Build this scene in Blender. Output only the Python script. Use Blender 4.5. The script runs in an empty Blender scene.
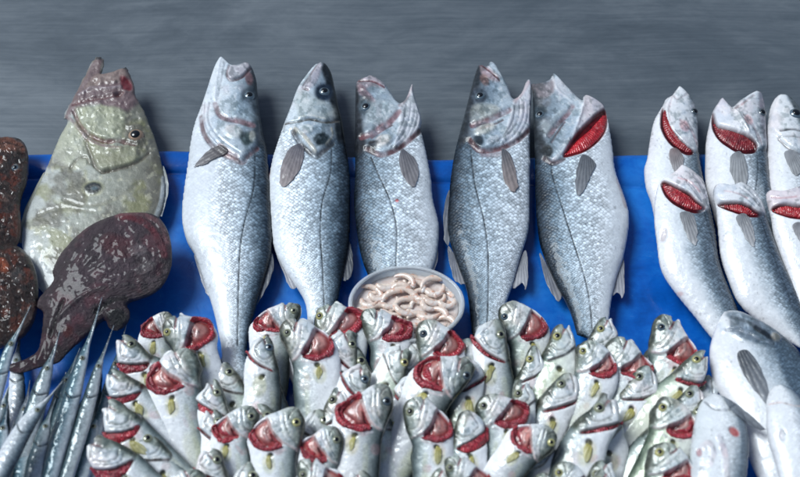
import bpy, math
import numpy as np

scene = bpy.context.scene
COL = scene.collection
rad = math.radians

# ------------------------------------------------------------------ camera geometry
TILT = rad(33.0)
LENS, SENSOR = 50.0, 36.0
DIST = 0.5 / (0.5 * SENSOR / LENS)
MPP = 1.0 / 800.0                       # metres per plan unit at the centre of the stall
CAM = np.array([0.0, -DIST * math.sin(TILT), DIST * math.cos(TILT)])
FWD = np.array([0.0, math.sin(TILT), -math.cos(TILT)])
UPV = np.array([0.0, math.cos(TILT), math.sin(TILT)])
KSH = math.sin(TILT) / MPP              # how far one metre of height leans over neighbours, in plan units


def at(px, py, z):
    """plan coordinates -> point of the stall at height z"""
    px = np.asarray(px, float); py = np.asarray(py, float); z = np.asarray(z, float)
    sx = (px - 400.0) / 800.0 * SENSOR / LENS
    sy = (238.5 - py) / 800.0 * SENSOR / LENS
    dx = sx
    dy = FWD[1] + sy * UPV[1]
    dz = FWD[2] + sy * UPV[2]
    s = (z - CAM[2]) / dz
    return np.stack([CAM[0] + s * dx, CAM[1] + s * dy, CAM[2] + s * dz + 0 * px], -1)


# ------------------------------------------------------------------ small numeric helpers
def hash2(ix, iy, seed):
    n = (ix.astype(np.int64) * 374761393 + iy.astype(np.int64) * 668265263 + int(seed) * 974634777) & 0x7fffffff
    n = ((n ^ (n >> 13)) * 1274126177) & 0x7fffffff
    n = (n ^ (n >> 16)) & 0xffff
    return n / 65535.0


def vnoise(x, y, size, seed=0):
    x = np.asarray(x, float) / size; y = np.asarray(y, float) / size
    ix = np.floor(x); iy = np.floor(y)
    fx = x - ix; fy = y - iy
    fx = fx * fx * (3 - 2 * fx); fy = fy * fy * (3 - 2 * fy)
    a = hash2(ix, iy, seed); b = hash2(ix + 1, iy, seed)
    c = hash2(ix, iy + 1, seed); d = hash2(ix + 1, iy + 1, seed)
    return (a * (1 - fx) + b * fx) * (1 - fy) + (c * (1 - fx) + d * fx) * fy


def fbm(x, y, size, seed=0, octaves=4):
    t = 0; amp = 0.5; tot = 0
    for o in range(octaves):
        t = t + amp * vnoise(x, y, size / 2 ** o, seed + o * 17); tot += amp; amp *= 0.55
    return t / tot


def sstep(a, b, x):
    t = np.clip((x - a) / (b - a), 0, 1)
    return t * t * (3 - 2 * t)


def spline(pts, n=5, closed=False):
    """centripetal-ish Catmull-Rom through the points"""
    P = np.array(pts, float); N = len(P)
    if N < 3:
        return P
    out = []
    rng = range(N) if closed else range(N - 1)
    for i in rng:
        if closed:
            p0, p1, p2, p3 = P[(i - 1) % N], P[i], P[(i + 1) % N], P[(i + 2) % N]
        else:
            p0 = P[i - 1] if i else 2 * P[0] - P[1]
            p1, p2 = P[i], P[i + 1]
            p3 = P[i + 2] if i + 2 < N else 2 * P[-1] - P[-2]
        for k in range(n):
            t = k / n
            out.append(0.5 * ((2 * p1) + (-p0 + p2) * t + (2 * p0 - 5 * p1 + 4 * p2 - p3) * t * t
                              + (-p0 + 3 * p1 - 3 * p2 + p3) * t ** 3))
    if not closed:
        out.append(P[-1])
    return np.array(out)


def seg_near(x, y, poly, closed=False):
    """distance to a polyline, the nearest point on it and the arc length there"""
    P = np.array(poly, float)
    if closed:
        P = np.vstack([P, P[:1]])
    best = np.full(x.shape, 1e18); nx = np.zeros(x.shape); ny = np.zeros(x.shape); arc = np.zeros(x.shape)
    L = 0.0
    for a, b in zip(P[:-1], P[1:]):
        d = b - a; l2 = d @ d
        if l2 < 1e-12:
            continue
        t = np.clip(((x - a[0]) * d[0] + (y - a[1]) * d[1]) / l2, 0, 1)
        qx = a[0] + t * d[0]; qy = a[1] + t * d[1]
        q = (x - qx) ** 2 + (y - qy) ** 2
        m = q < best
        best = np.where(m, q, best); nx = np.where(m, qx, nx); ny = np.where(m, qy, ny)
        arc = np.where(m, L + t * math.sqrt(l2), arc)
        L += math.sqrt(l2)
    return np.sqrt(best), nx, ny, arc


def inside(x, y, poly):
    P = np.array(poly, float); r = np.zeros(x.shape, bool)
    x1, y1 = P[-1]
    for x2, y2 in P:
        if y1 != y2:
            c = ((y1 > y) != (y2 > y)) & (x < (x2 - x1) * (y - y1) / (y2 - y1) + x1)
            r ^= c
        x1, y1 = x2, y2
    return r


def sdist(x, y, poly):
    d = seg_near(x, y, poly, True)[0]
    return np.where(inside(x, y, poly), d, -d)


# ------------------------------------------------------------------ tagging
def tag(o, label=None, cat=None, group=None, kind=None):
    if label: o['label'] = label
    if cat: o['category'] = cat
    if group: o['group'] = group
    if kind: o['kind'] = kind
    return o


def empty(name, loc):
    o = bpy.data.objects.new(name, None)
    o.empty_display_size = 0.02
    o.location = loc
    COL.objects.link(o)
    return o


def mesh_obj(name, verts, faces, mat, parent=None, smooth=True, col=None, msk=None, uv=None):
    """faces: an int array (quads) or a list of index lists"""
    me = bpy.data.meshes.new(name)
    V = np.asarray(verts, np.float32)
    org = np.array(parent['org'], float) if parent is not None else V.mean(0).astype(float)
    if isinstance(faces, np.ndarray):
        k = faces.shape[1]
        me.vertices.add(len(V)); me.vertices.foreach_set('co', (V - org).astype(np.float32).ravel())
        me.loops.add(faces.size); me.loops.foreach_set('vertex_index', faces.astype(np.int32).ravel())
        me.polygons.add(len(faces))
        me.polygons.foreach_set('loop_start', np.arange(0, faces.size, k, dtype=np.int32))
        me.update(calc_edges=True)
    else:
        me.from_pydata((V - org).tolist(), [], [list(f) for f in faces])
        me.update()
    if smooth:
        me.polygons.foreach_set('use_smooth', np.ones(len(me.polygons), bool))
    for nm, a in (('col', col), ('msk', msk)):
        if a is not None:
            at_ = me.color_attributes.new(nm, 'FLOAT_COLOR', 'POINT')
            at_.data.foreach_set('color', np.hstack([a, np.ones((len(a), 1))]).astype(np.float32).ravel())
    if uv is not None:
        ly = me.uv_layers.new(name='st')
        li = np.empty(len(me.loops), np.int32); me.loops.foreach_get('vertex_index', li)
        ly.data.foreach_set('uv', uv[li].astype(np.float32).ravel())
    me.validate()
    if mat: me.materials.append(mat)
    o = bpy.data.objects.new(name, me)
    COL.objects.link(o)
    if parent is None:
        o.location = org
    else:
        o.parent = parent if parent.type == 'EMPTY' or True else None
    return o


def subpart(o, parent):
    """hang a mesh below another mesh of the same thing (both are stored about the thing's base)"""
    o.parent = parent
    return o


# ------------------------------------------------------------------ materials
class NT:
    def __init__(self, name):
        self.m = bpy.data.materials.new(name); self.m.use_nodes = True
        self.t = self.m.node_tree; self.t.nodes.clear()
        self.out = self.t.nodes.new('ShaderNodeOutputMaterial')
        self.b = self.t.nodes.new('ShaderNodeBsdfPrincipled')
        self.t.links.new(self.b.outputs[0], self.out.inputs[0])

    def n(self, typ, ins=None, **kw):
        nd = self.t.nodes.new(typ)
        for k, v in kw.items(): setattr(nd, k, v)
        for k, v in (ins or {}).items():
            s = nd.inputs[k]
            if hasattr(v, 'is_output'): self.t.links.new(v, s)
            else: s.default_value = v
        return nd

    def set(self, **kw):
        for k, v in kw.items():
            s = self.b.inputs[k.replace('_', ' ')]
            if hasattr(v, 'is_output'): self.t.links.new(v, s)
            else: s.default_value = v

    def math(self, op, a, b=0.5, c=None, clamp=False):
        nd = self.n('ShaderNodeMath', {0: a, 1: b}, operation=op, use_clamp=clamp)
        if c is not None:
            if hasattr(c, 'is_output'): self.t.links.new(c, nd.inputs[2])
            else: nd.inputs[2].default_value = c
        return nd.outputs[0]

    def ramp(self, fac, stops):
        r = self.n('ShaderNodeValToRGB', {0: fac}); cr = r.color_ramp
        while len(cr.elements) < len(stops): cr.elements.new(0.5)
        for e, (p, c) in zip(cr.elements, stops):
            e.position = p; e.color = (*c, 1) if len(c) == 3 else c
        return r.outputs[0]

    def noise(self, vec, scale, detail=4, rough=0.55, dist=0.0):
        nd = self.n('ShaderNodeTexNoise', {'Scale': scale, 'Detail': detail, 'Roughness': rough, 'Distortion': dist})
        if vec is not None: self.t.links.new(vec, nd.inputs['Vector'])
        return nd.outputs[0]

    def mixc(self, fac, a, b, mode='MIX'):
        nd = self.n('ShaderNodeMix', data_type='RGBA', blend_type=mode)
        for k, v in ((0, fac), (6, a), (7, b)):
            if hasattr(v, 'is_output'): self.t.links.new(v, nd.inputs[k])
            else: nd.inputs[k].default_value = v if k == 0 else ((*v, 1) if len(v) == 3 else v)
        return nd.outputs[2]


def skin_material(name, scale_size=3.4, bump=0.35, coat=0.45, rough=0.34):
    k = NT(name)
    colr = k.n('ShaderNodeVertexColor', layer_name='col').outputs[0]
    mk = k.n('ShaderNodeSeparateColor', {0: k.n('ShaderNodeVertexColor', layer_name='msk').outputs[0]})
    sc, gl, mt = mk.outputs[0], mk.outputs[1], mk.outputs[2]
    uv = k.n('ShaderNodeUVMap', uv_map='st').outputs[0]
    mp = k.n('ShaderNodeMapping', {0: k.n('ShaderNodeMapping', {0: uv, 3: (1.18 / scale_size, 0.86 / scale_size, 1)}).outputs[0], 2: (0, 0, rad(45))}).outputs[0]
    vo = k.n('ShaderNodeTexVoronoi', {'Vector': mp, 'Scale': 1.0, 'Randomness': 0.5}, voronoi_dimensions='2D', feature='F1')
    dist, cell = vo.outputs['Distance'], vo.outputs['Color']
    cellv = k.n('ShaderNodeSeparateColor', {0: cell}).outputs[0]
    patch = k.noise(uv, 0.055, 3)
    # every scale its own brightness, dark seams between
    seam = k.ramp(dist, [(0.30, (1, 1, 1)), (0.66, (0.50, 0.50, 0.50))])
    var = k.math('MULTIPLY_ADD', k.math('POWER', cellv, 1.6), 0.85, 0.72)
    fac = k.math('MULTIPLY', seam, var)
    amt = k.math('MULTIPLY', sc, k.math('MULTIPLY_ADD', patch, 0.9, 0.45), clamp=True)
    fac2 = k.math('ADD', k.math('MULTIPLY', fac, amt), k.math('SUBTRACT', 1.0, amt))
    base = k.mixc(1.0, colr, k.n('ShaderNodeCombineColor', {0: fac2, 1: fac2, 2: fac2}).outputs[0], 'MULTIPLY')
    mott = k.noise(uv, 0.35, 5, 0.65)
    mf = k.math('MULTIPLY_ADD', mott, 0.16, 0.92)
    base = k.mixc(1.0, base, k.n('ShaderNodeCombineColor', {0: mf, 1: mf, 2: mf}).outputs[0], 'MULTIPLY')
    rg = k.math('MULTIPLY_ADD', k.math('MULTIPLY', cellv, sc), 0.16, rough)
    rg = k.math('SUBTRACT', rg, k.math('MULTIPLY', gl, 0.2), clamp=True)
    hgt = k.math('ADD', k.math('MULTIPLY', k.math('SUBTRACT', 0.6, dist), sc),
                 k.math('MULTIPLY', k.noise(uv, 0.6, 4, 0.6), 0.5))
    hgt = k.math('ADD', hgt, k.math('MULTIPLY', k.math('MULTIPLY', k.noise(uv, 0.28, 2), gl), 0.9))
    bp = k.n('ShaderNodeBump', {'Strength': bump, 'Distance': 0.0016, 'Height': hgt}).outputs[0]
    k.set(Base_Color=base, Roughness=rg, Metallic=k.math('MULTIPLY', mt, 0.16), Normal=bp,
          Coat_Weight=coat, Coat_Roughness=0.07, Specular_IOR_Level=0.25)
    k.b.inputs['Subsurface Weight'].default_value = 0.0
    return k.m


def rough_wet_material(name, scale, bump, dist, rough=0.28, coat=0.7, fine=0.55, detail=6):
    k = NT(name)
    colr = k.n('ShaderNodeVertexColor', layer_name='col').outputs[0]
    uv = k.n('ShaderNodeUVMap', uv_map='st').outputs[0]
    n1 = k.noise(uv, scale, detail, 0.55, 0.6)
    n2 = k.noise(uv, scale * 3.3, 5, 0.65)
    h = k.math('ADD', n1, k.math('MULTIPLY', n2, fine))
    f = k.math('MULTIPLY_ADD', n2, 1.1, 0.45)
    base = k.mixc(1.0, colr, k.n('ShaderNodeCombineColor', {0: f, 1: f, 2: f}).outputs[0], 'MULTIPLY')
    bp = k.n('ShaderNodeBump', {'Strength': bump, 'Distance': dist, 'Height': h}).outputs[0]
    k.set(Base_Color=base, Roughness=rough, Normal=bp, Coat_Weight=coat, Coat_Roughness=0.08)
    return k.m


def fin_material(name):
    k = NT(name)
    colr = k.n('ShaderNodeVertexColor', layer_name='col').outputs[0]
    k.set(Base_Color=colr, Roughness=0.42, Coat_Weight=0.25, Coat_Roughness=0.15, Alpha=0.76)
    return k.m


def gill_material(name):
    k = NT(name)
    colr = k.n('ShaderNodeVertexColor', layer_name='col').outputs[0]
    uv = k.n('ShaderNodeUVMap', uv_map='st').outputs[0]
    h = k.noise(uv, 0.45, 5, 0.7)
    bp = k.n('ShaderNodeBump', {'Strength': 0.6, 'Distance': 0.002, 'Height': h}).outputs[0]
    k.set(Base_Color=colr, Roughness=0.28, Normal=bp, Coat_Weight=0.5, Coat_Roughness=0.08)
    k.b.inputs['Subsurface Weight'].default_value = 0.0
    return k.m


def plain(name, color, rough=0.4, coat=0.0, **kw):
    k = NT(name)
    k.set(Base_Color=(*color, 1), Roughness=rough, Coat_Weight=coat, Coat_Roughness=0.05, **kw)
    return k.m


M_BASS = skin_material('silver_scaled_skin', 2.9, 0.34, 0.22)
M_SMALL = skin_material('small_fish_skin', 1.9, 0.22, 0.55, 0.26)
M_WHITE = skin_material('pale_wet_skin', 2.5, 0.28, 0.35, 0.28)
M_GAR = skin_material('garfish_skin', 2.0, 0.14, 0.6, 0.24)
M_DORY = rough_wet_material('mottled_olive_skin', 0.30, 0.32, 0.0024, 0.34, 0.5)
M_MONK = rough_wet_material('dark_slimy_skin', 0.24, 0.70, 0.006, 0.42, 0.22, 0.4, 4)
M_ROCK = rough_wet_material('warty_brown_skin', 0.22, 1.0, 0.010, 0.30, 0.6)
M_FIN = fin_material('fin_membrane')
M_GILL = gill_material('wet_gill_red')
M_PUPIL = plain('pupil_black', (0.004, 0.005, 0.007), 0.10, 0.15)


def iris_material(name, c1, c2):
    k = NT(name)
    g = k.n('ShaderNodeTexCoord').outputs['Object']
    f = k.noise(g, 900, 3)
    k.set(Base_Color=k.mixc(f, c1, c2), Roughness=0.2, Coat_Weight=1.0, Coat_Roughness=0.04, Metallic=0.25)
    return k.m


IRIS = {'silver': iris_material('iris_silver', (0.15, 0.21, 0.26), (0.05, 0.075, 0.095)),
        'yellow': iris_material('iris_yellow', (0.62, 0.55, 0.16), (0.36, 0.36, 0.22)),
        'orange': iris_material('iris_orange', (0.34, 0.16, 0.08), (0.30, 0.26, 0.20)),
        'pale': iris_material('iris_pale', (0.40, 0.41, 0.27), (0.16, 0.17, 0.11)),
        'dark': iris_material('iris_dark', (0.05, 0.07, 0.09), (0.10, 0.13, 0.15))}

# ------------------------------------------------------------------ bodies blown up from an outline


def grid_region(poly, step):
    P = np.array(poly, float)
    x0, y0 = P.min(0) - 2 * step; x1, y1 = P.max(0) + 2 * step
    xs = np.arange(x0, x1 + step, step); ys = np.arange(y0, y1 + step, step)
    X, Y = np.meshgrid(xs, ys)
    ins = inside(X, Y, P)
    d, nx, ny, _ = seg_near(X, Y, P, True)
    return X, Y, ins, d, nx, ny


def blow(ins, step, iters=260):
    """membrane height over the outline: half-round across, tapering into the ends"""
    H, W = ins.shape
    phi = np.zeros((H, W)); rhs = 2.0 * step * step
    ii, jj = np.indices((H, W))
    red = ins & ((ii + jj) % 2 == 0); blk = ins & ((ii + jj) % 2 == 1)
    wd = ins.sum(1).max()
    om = 2.0 / (1 + math.sin(math.pi / max(8, wd)))
    for it in range(iters):
        for mk in (red, blk):
            s = np.zeros_like(phi)
            s[1:-1, 1:-1] = (phi[:-2, 1:-1] + phi[2:, 1:-1] + phi[1:-1, :-2] + phi[1:-1, 2:] + rhs) * 0.25
            phi = np.where(mk, phi + om * (s - phi), phi)
    return np.sqrt(np.maximum(phi, 0))


class Frame:
    """where a thing's own plan coordinates lie on the stall: turned, scaled, mirrored, sloping"""
    def __init__(self, ox=0, oy=0, ang=0, s=1, flip=False, z=None, bend=0.0):
        self.o = np.array([ox, oy], float); self.s = s
        c, n = math.cos(rad(ang)), math.sin(rad(ang))
        R = np.array([[c, n], [-n, c]])            # +ang swings the tail to the right
        self.A = R @ np.diag([-s if flip else s, s])
        self.Ai = np.linalg.inv(self.A)
        self.flip = flip; self.z = z if callable(z) else (lambda x, y: (z or 0.0) + 0 * x)
        self.bend = bend
        self.up = self.Ai @ np.array([0, -1.0])    # the direction heights lean, own coordinates

    def px(self, x, y):
        x = x + self.bend * (np.maximum(y, 0) / 100.0) ** 2
        return (self.o[0] + self.A[0, 0] * x + self.A[0, 1] * y,
                self.o[1] + self.A[1, 0] * x + self.A[1, 1] * y)

    def world(self, x, y, h):
        px, py = self.px(x, y)
        p = at(px, py, self.z(x, y))
        p[..., 2] += h
        return p


class Body:
    def __init__(self, poly, frame, ratio=0.5, step=1.0, relief=None, under=0.85):
        self.f = frame; self.poly = poly; self.step = step
        X, Y, ins, d, nx, ny = grid_region(poly, step)
        self.X, self.Y, self.ins, self.d = X, Y, ins, d
        self.H0 = blow(ins, step) * ratio * MPP * frame.s
        self.under = under
        # row-wise dorsal-to-ventral coordinate
        big = np.where(ins, X, np.inf).min(1); sml = np.where(ins, X, -np.inf).max(1)
        ok = np.isfinite(big)
        yy = np.arange(len(big))
        lo = np.interp(yy, yy[ok], big[ok]); hi = np.interp(yy, yy[ok], sml[ok])
        ker = np.ones(9) / 9
        lo = np.convolve(np.pad(lo, 4, 'edge'), ker, 'valid'); hi = np.convolve(np.pad(hi, 4, 'edge'), ker, 'valid')
        self.V = np.clip((X - lo[:, None]) / np.maximum(hi - lo, 1e-3)[:, None], 0, 1)
        self.mid = 0.5 * (lo + hi)
        hw = np.maximum(0.5 * (hi - lo), 1.0)
        self.rt = np.clip(hw.max() / hw, 1.0, 1.9)
        self.sv = np.cumsum(self.rt) * step
        self.PX = X + frame.up[0] * KSH * self.H0
        self.PY = Y + frame.up[1] * KSH * self.H0
        self.H = self.H0.copy()
        if relief is not None:
            edge = sstep(0, 2.2, d / step)
            self.H = np.where(ins, np.maximum(self.H0 + relief(self.PX, self.PY, self) * MPP * frame.s * edge, 0.02 * self.H0), 0)

    def sample(self, x, y):
        gx = (np.asarray(x, float) - self.X[0, 0]) / self.step; gy = (np.asarray(y, float) - self.Y[0, 0]) / self.step
        gx = np.clip(gx, 0, self.X.shape[1] - 1.001); gy = np.clip(gy, 0, self.X.shape[0] - 1.001)
        i = gy.astype(int); j = gx.astype(int); fx = gx - j; fy = gy - i
        H = self.H
        return (H[i, j] * (1 - fx) + H[i, j + 1] * fx) * (1 - fy) + (H[i + 1, j] * (1 - fx) + H[i + 1, j + 1] * fx) * fy

    def surf(self, x, y):
        """plan point seen at (x, y) on the skin -> its foot point and height"""
        x = np.asarray(x, float); y = np.asarray(y, float)
        fx, fy = x.copy(), y.copy()
        for _ in range(5):
            h = self.sample(fx, fy)
            fx = x - self.f.up[0] * KSH * h; fy = y - self.f.up[1] * KSH * h
        return fx, fy, self.sample(fx, fy)

    def build(self, name, mat, parent, paint):
        X, Y, ins = self.X, self.Y, self.ins
        _, _, _, d, nx, ny = (0, 0, 0, self.d, *seg_near(X, Y, self.poly, True)[1:3])
        cells = ins[:-1, :-1] | ins[1:, :-1] | ins[:-1, 1:] | ins[1:, 1:]
        use = np.zeros_like(ins)
        use[:-1, :-1] |= cells; use[1:, :-1] |= cells; use[:-1, 1:] |= cells; use[1:, 1:] |= cells
        rim = use & ~ins
        xx = np.where(rim, nx, X); yy = np.where(rim, ny, Y)
        hh = np.where(rim, 0, self.H); hb = np.where(rim, 0, -self.H0 * self.under)
        idx = -np.ones(X.shape, int); idx[use] = np.arange(use.sum())
        nb = use.sum()
        idb = idx.copy(); idb[ins] = nb + np.arange(ins.sum())
        ci, cj = np.nonzero(cells)
        q = np.stack([idx[ci, cj], idx[ci + 1, cj], idx[ci + 1, cj + 1], idx[ci, cj + 1]], 1)
        qb = np.stack([idb[ci, cj], idb[ci, cj + 1], idb[ci + 1, cj + 1], idb[ci + 1, cj]], 1)
        if self.f.flip:
            q = q[:, ::-1]; qb = qb[:, ::-1]
        xa = np.concatenate([xx[use], xx[ins]]); ya = np.concatenate([yy[use], yy[ins]])
        ha = np.concatenate([hh[use], hb[ins]])
        co = self.f.world(xa, ya, ha)
        col, msk = paint(self.PX, self.PY, self)
        colv = np.vstack([col[use], col[ins] * 0.9]); mskv = np.vstack([msk[use], msk[ins]])
        mid = np.repeat(self.mid[:, None], X.shape[1], 1)
        t = (X - mid) * self.rt[:, None]; s = np.repeat(self.sv[:, None], X.shape[1], 1)
        uv = np.stack([s, t], -1)
        uvv = np.vstack([uv[use], uv[ins]])
        return mesh_obj(name, co, np.vstack([q, qb]), mat, parent, True, np.clip(colv, 0, 1), np.clip(mskv, 0, 1), uvv)


def patch(body, name, poly, mat, parent, color, lift=0.5, puff=0.3, step=0.8, on='skin', z=0.0, rel=None, thick=0.5):
    """a thin piece lying on the skin (or standing at mid height beside the body)"""
    f = body.f
    P = np.array(poly, float)
    X, Y, ins, d, nx, ny = grid_region(P, step)
    hp = blow(ins, step, 60) * puff * MPP * f.s
    cells = ins[:-1, :-1] | ins[1:, :-1] | ins[:-1, 1:] | ins[1:, 1:]
    use = np.zeros_like(ins)
    use[:-1, :-1] |= cells; use[1:, :-1] |= cells; use[:-1, 1:] |= cells; use[1:, 1:] |= cells
    rim = use & ~ins
    xx = np.where(rim, nx, X); yy = np.where(rim, ny, Y)
    if on == 'skin':
        fx, fy, base = body.surf(xx, yy)
    else:
        fx, fy, base = xx, yy, np.zeros_like(xx) + z
    top = base + lift * MPP * f.s + np.where(rim, 0, hp)
    if rel is not None:
        top = top + rel(xx, yy) * MPP * f.s * np.where(rim, 0.3, 1.0)
    bot = base + (lift - thick) * MPP * f.s
    n = use.sum()
    idx = -np.ones(X.shape, int); idx[use] = np.arange(n)
    ci, cj = np.nonzero(cells)
    q = np.stack([idx[ci, cj], idx[ci + 1, cj], idx[ci + 1, cj + 1], idx[ci, cj + 1]], 1)
    qb = q[:, ::-1] + n
    # side walls along the free edges
    e = {}
    for a in q:
        for k in range(4):
            u, v = int(a[k]), int(a[(k + 1) % 4])
            if (v, u) in e: del e[(v, u)]
            else: e[(u, v)] = 1
    side = np.array([[v, u, u + n, v + n] for (u, v) in e], int).reshape(-1, 4)
    F = np.vstack([q, qb, side])
    if f.flip: F = F[:, ::-1]
    co = np.vstack([f.world(fx[use], fy[use], top[use]), f.world(fx[use], fy[use], bot[use])])
    c = color(xx, yy) if callable(color) else np.broadcast_to(np.array(color, float), X.shape + (3,))
    cv = np.vstack([c[use], c[use]])
    uv = np.stack([yy, xx], -1); uvv = np.vstack([uv[use], uv[use]])
    return mesh_obj(name, co, F, mat, parent, True, np.clip(cv, 0, 1), None, uvv)


def eye(body, cx, cy, r, iris, parent, pup=0.52, lift=0.0, squash=0.42):
    """a domed eye set into the skin, with its pupil as a sub-part"""
    f = body.f
    e = 1.5
    def P(x, y):
        a, b, h = body.surf(np.array([x]), np.array([y])); return f.world(a, b, h)[0]
    c = P(cx, cy)
    du = P(cx + e, cy) - P(cx - e, cy); dv = P(cx, cy + e) - P(cx, cy - e)
    n = np.cross(du, dv); n /= np.linalg.norm(n)
    if n[2] < 0: n = -n
    n = n * 0.6 + np.array([0, 0, 0.4]); n /= np.linalg.norm(n)
    u = np.cross(n, [0, 1, 0]); u /= np.linalg.norm(u); w = np.cross(n, u)
    R = r * MPP * f.s

    def dome(rr, lo, hgt, nr=8, ns=22):
        V = []; Fc = []
        for i in range(nr + 1):
            a = i / nr * math.pi / 2
            for k in range(ns):
                b = 2 * math.pi * k / ns
                V.append(c + (u * math.cos(b) + w * math.sin(b)) * rr * math.cos(a) + n * (lo + hgt * math.sin(a)))
        for i in range(nr):
            for k in range(ns):
                Fc.append([i * ns + k, i * ns + (k + 1) % ns, (i + 1) * ns + (k + 1) % ns, (i + 1) * ns + k])
        return np.array(V), np.array(Fc)
    V, F = dome(R, -0.25 * R + lift * MPP, (0.25 + squash) * R)
    o = mesh_obj('eye', V, F, IRIS[iris], parent)
    # the pupil sits as a lens on the dome
    zt = math.sqrt(max(0.0, 1 - pup ** 2)) * (0.25 + squash) * R - 0.25 * R + lift * MPP
    V, F = dome(R * pup, zt - 0.03 * R, 0.13 * R + (squash * R + lift * MPP - zt))
    p = mesh_obj('pupil', V, F, M_PUPIL, parent)
    subpart(p, o)
    return o


# ------------------------------------------------------------------ painting
def ramp(v, stops):
    v = np.asarray(v)
    ps = [s[0] for s in stops]
    return np.stack([np.interp(v, ps, [s[1][k] for s in stops]) for k in range(3)], -1)


def feat_weights(x, y, ft):
    k = ft[0]
    if k == 'line':
        d = seg_near(x, y, spline(ft[1], 4))[0]
        return 1 - sstep(0.25 * ft[2], ft[2], d)
    if k == 'poly':
        return sstep(-ft[2] * 0.5, ft[2] * 0.5, sdist(x, y, spline(ft[1], 4, True)))
    if k == 'spot':
        cx, cy = ft[1]; rx, ry = ft[2][:2]; a = rad(ft[2][2]) if len(ft[2]) > 2 else 0
        dx, dy = x - cx, y - cy
        ex = dx * math.cos(a) + dy * math.sin(a); ey = -dx * math.sin(a) + dy * math.cos(a)
        return 1 - sstep(0.55, 1.0, np.sqrt((ex / rx) ** 2 + (ey / ry) ** 2))


# a feature: (kind, where, size, colour or None, alpha, relief, scale_keep)
def make_relief(feats, extra=None):
    def rel(x, y, b):
        r = np.zeros(x.shape)
        for ft in feats:
            if len(ft) > 5 and ft[5]:
                if ft[0] == 'line':
                    r = r + feat_weights(x, y, ft) * ft[5] * 0.85 * np.clip(0.15 + 1.3 * fbm(x, y, 8, 33), 0.2, 1.1)
                else:
                    r = r + feat_weights(x, y, ft) * ft[5]
        r = r + (fbm(x, y, 5.0, 71, 3) - 0.5) * 0.6
        if extra is not None: r = r + extra(x, y, b)
        return r
    return rel


def make_paint(base, feats, dorsal='L', scale=1.0, gloss=0.25, metal=0.6, seed=0, post=None, vk=1.0):
    def paint(x, y, b):
        v = b.V if dorsal == 'L' else 1 - b.V
        v = np.clip(v * (vk if np.isscalar(vk) else vk(y)) + (fbm(x, y, 24, seed) - 0.5) * 0.14 + (fbm(x * 3, y, 10, seed + 2) - 0.5) * 0.08, 0, 1)
        col = ramp(v, base)
        sc = np.ones(x.shape) * scale * np.clip(1.2 - 1.1 * (sstep(0.60, 0.95, v) if metal > 0.5 else sstep(0.38, 0.66, v)), 0.04, 1)
        gl = np.ones(x.shape) * gloss; mt = np.ones(x.shape) * metal * (1 - 0.6 * sstep(0.55, 0.95, v))
        if post is not None: col, sc, gl, mt = post(x, y, b, col, sc, gl, mt)
        keep = np.ones(x.shape)
        hue = fbm(x, y, 18, seed + 40); hue2 = fbm(x, y, 11, seed + 44)
        for ft in feats:
            w = feat_weights(x, y, ft)
            if ft[0] == 'line': w = (np.clip(w * 1.15, 0, 1) ** 1.7) * np.clip(0.1 + 1.5 * fbm(x, y, 7, seed + 51), 0.15, 1.0)
            if ft[3] is not None and ft[4]:
                dk_ = np.mean(ft[3]) < 0.2
                a = w * (min(1.0, ft[4] * 1.16) if dk_ else ft[4])
                if len(ft) > 7 and ft[7]:
                    a = a * np.clip(0.35 + 1.3 * fbm(x, y, ft[7], seed + 5), 0, 1)
                col = col * (1 - a[..., None]) + np.array(ft[3]) * a[..., None]
                mt = mt * (1 - 0.6 * a)
            if len(ft) > 6 and ft[6] is not None:
                sc = sc * (1 - w * (1 - ft[6])); keep = keep * (1 - w * (1 - min(1.0, ft[6])))
        mot = 1 + (fbm(x, y, 12, seed + 3) - 0.5) * 0.16 + (vnoise(x, y, 1.6, seed + 4) - 0.5) * (0.08 + 0.10 * sc)
        spk = sstep(0.80, 0.93, vnoise(x, y, 1.9, seed + 8)) * sstep(0.5, 0.62, fbm(x, y, 14, seed + 12))
        mot = mot * (1 - 0.25 * spk)
        if post is None:
            # faint flushes of pink, blue and olive, and smudged dark clouding where the scales stop
            hd = np.clip(1 - keep, 0, 1)
            a = (sstep(0.52, 0.72, hue) * 0.22 * hd)[..., None]; col = col * (1 - a) + col * np.array((1.15, 0.86, 0.84)) * a
            a = (sstep(0.52, 0.70, hue2) * 0.45 * hd)[..., None]; col = col * (1 - a) + col * np.array((0.66, 0.74, 0.82)) * a
            a = (sstep(0.50, 0.66, fbm(x, y, 4.5, seed + 47)) * 0.75 * hd * sstep(0.92, 0.6, v))[..., None]; col = col * (1 - a) + col * np.array((0.52, 0.56, 0.56)) * a
            a = (sstep(0.55, 0.7, fbm(x, y, 3.0, seed + 57)) * 0.5 * hd * sstep(0.9, 0.5, v))[..., None]; col = col * (1 - a) + np.minimum(col * 1.7 + 0.02, 0.8) * a  # pale specks: glitter of the head skin painted into the colour
        col = np.clip(col * mot[..., None], 0, 1)
        col = 0.80 * (col / 0.80) ** 1.38
        return col, np.stack([sc, gl, mt], -1)
    return paint


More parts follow.
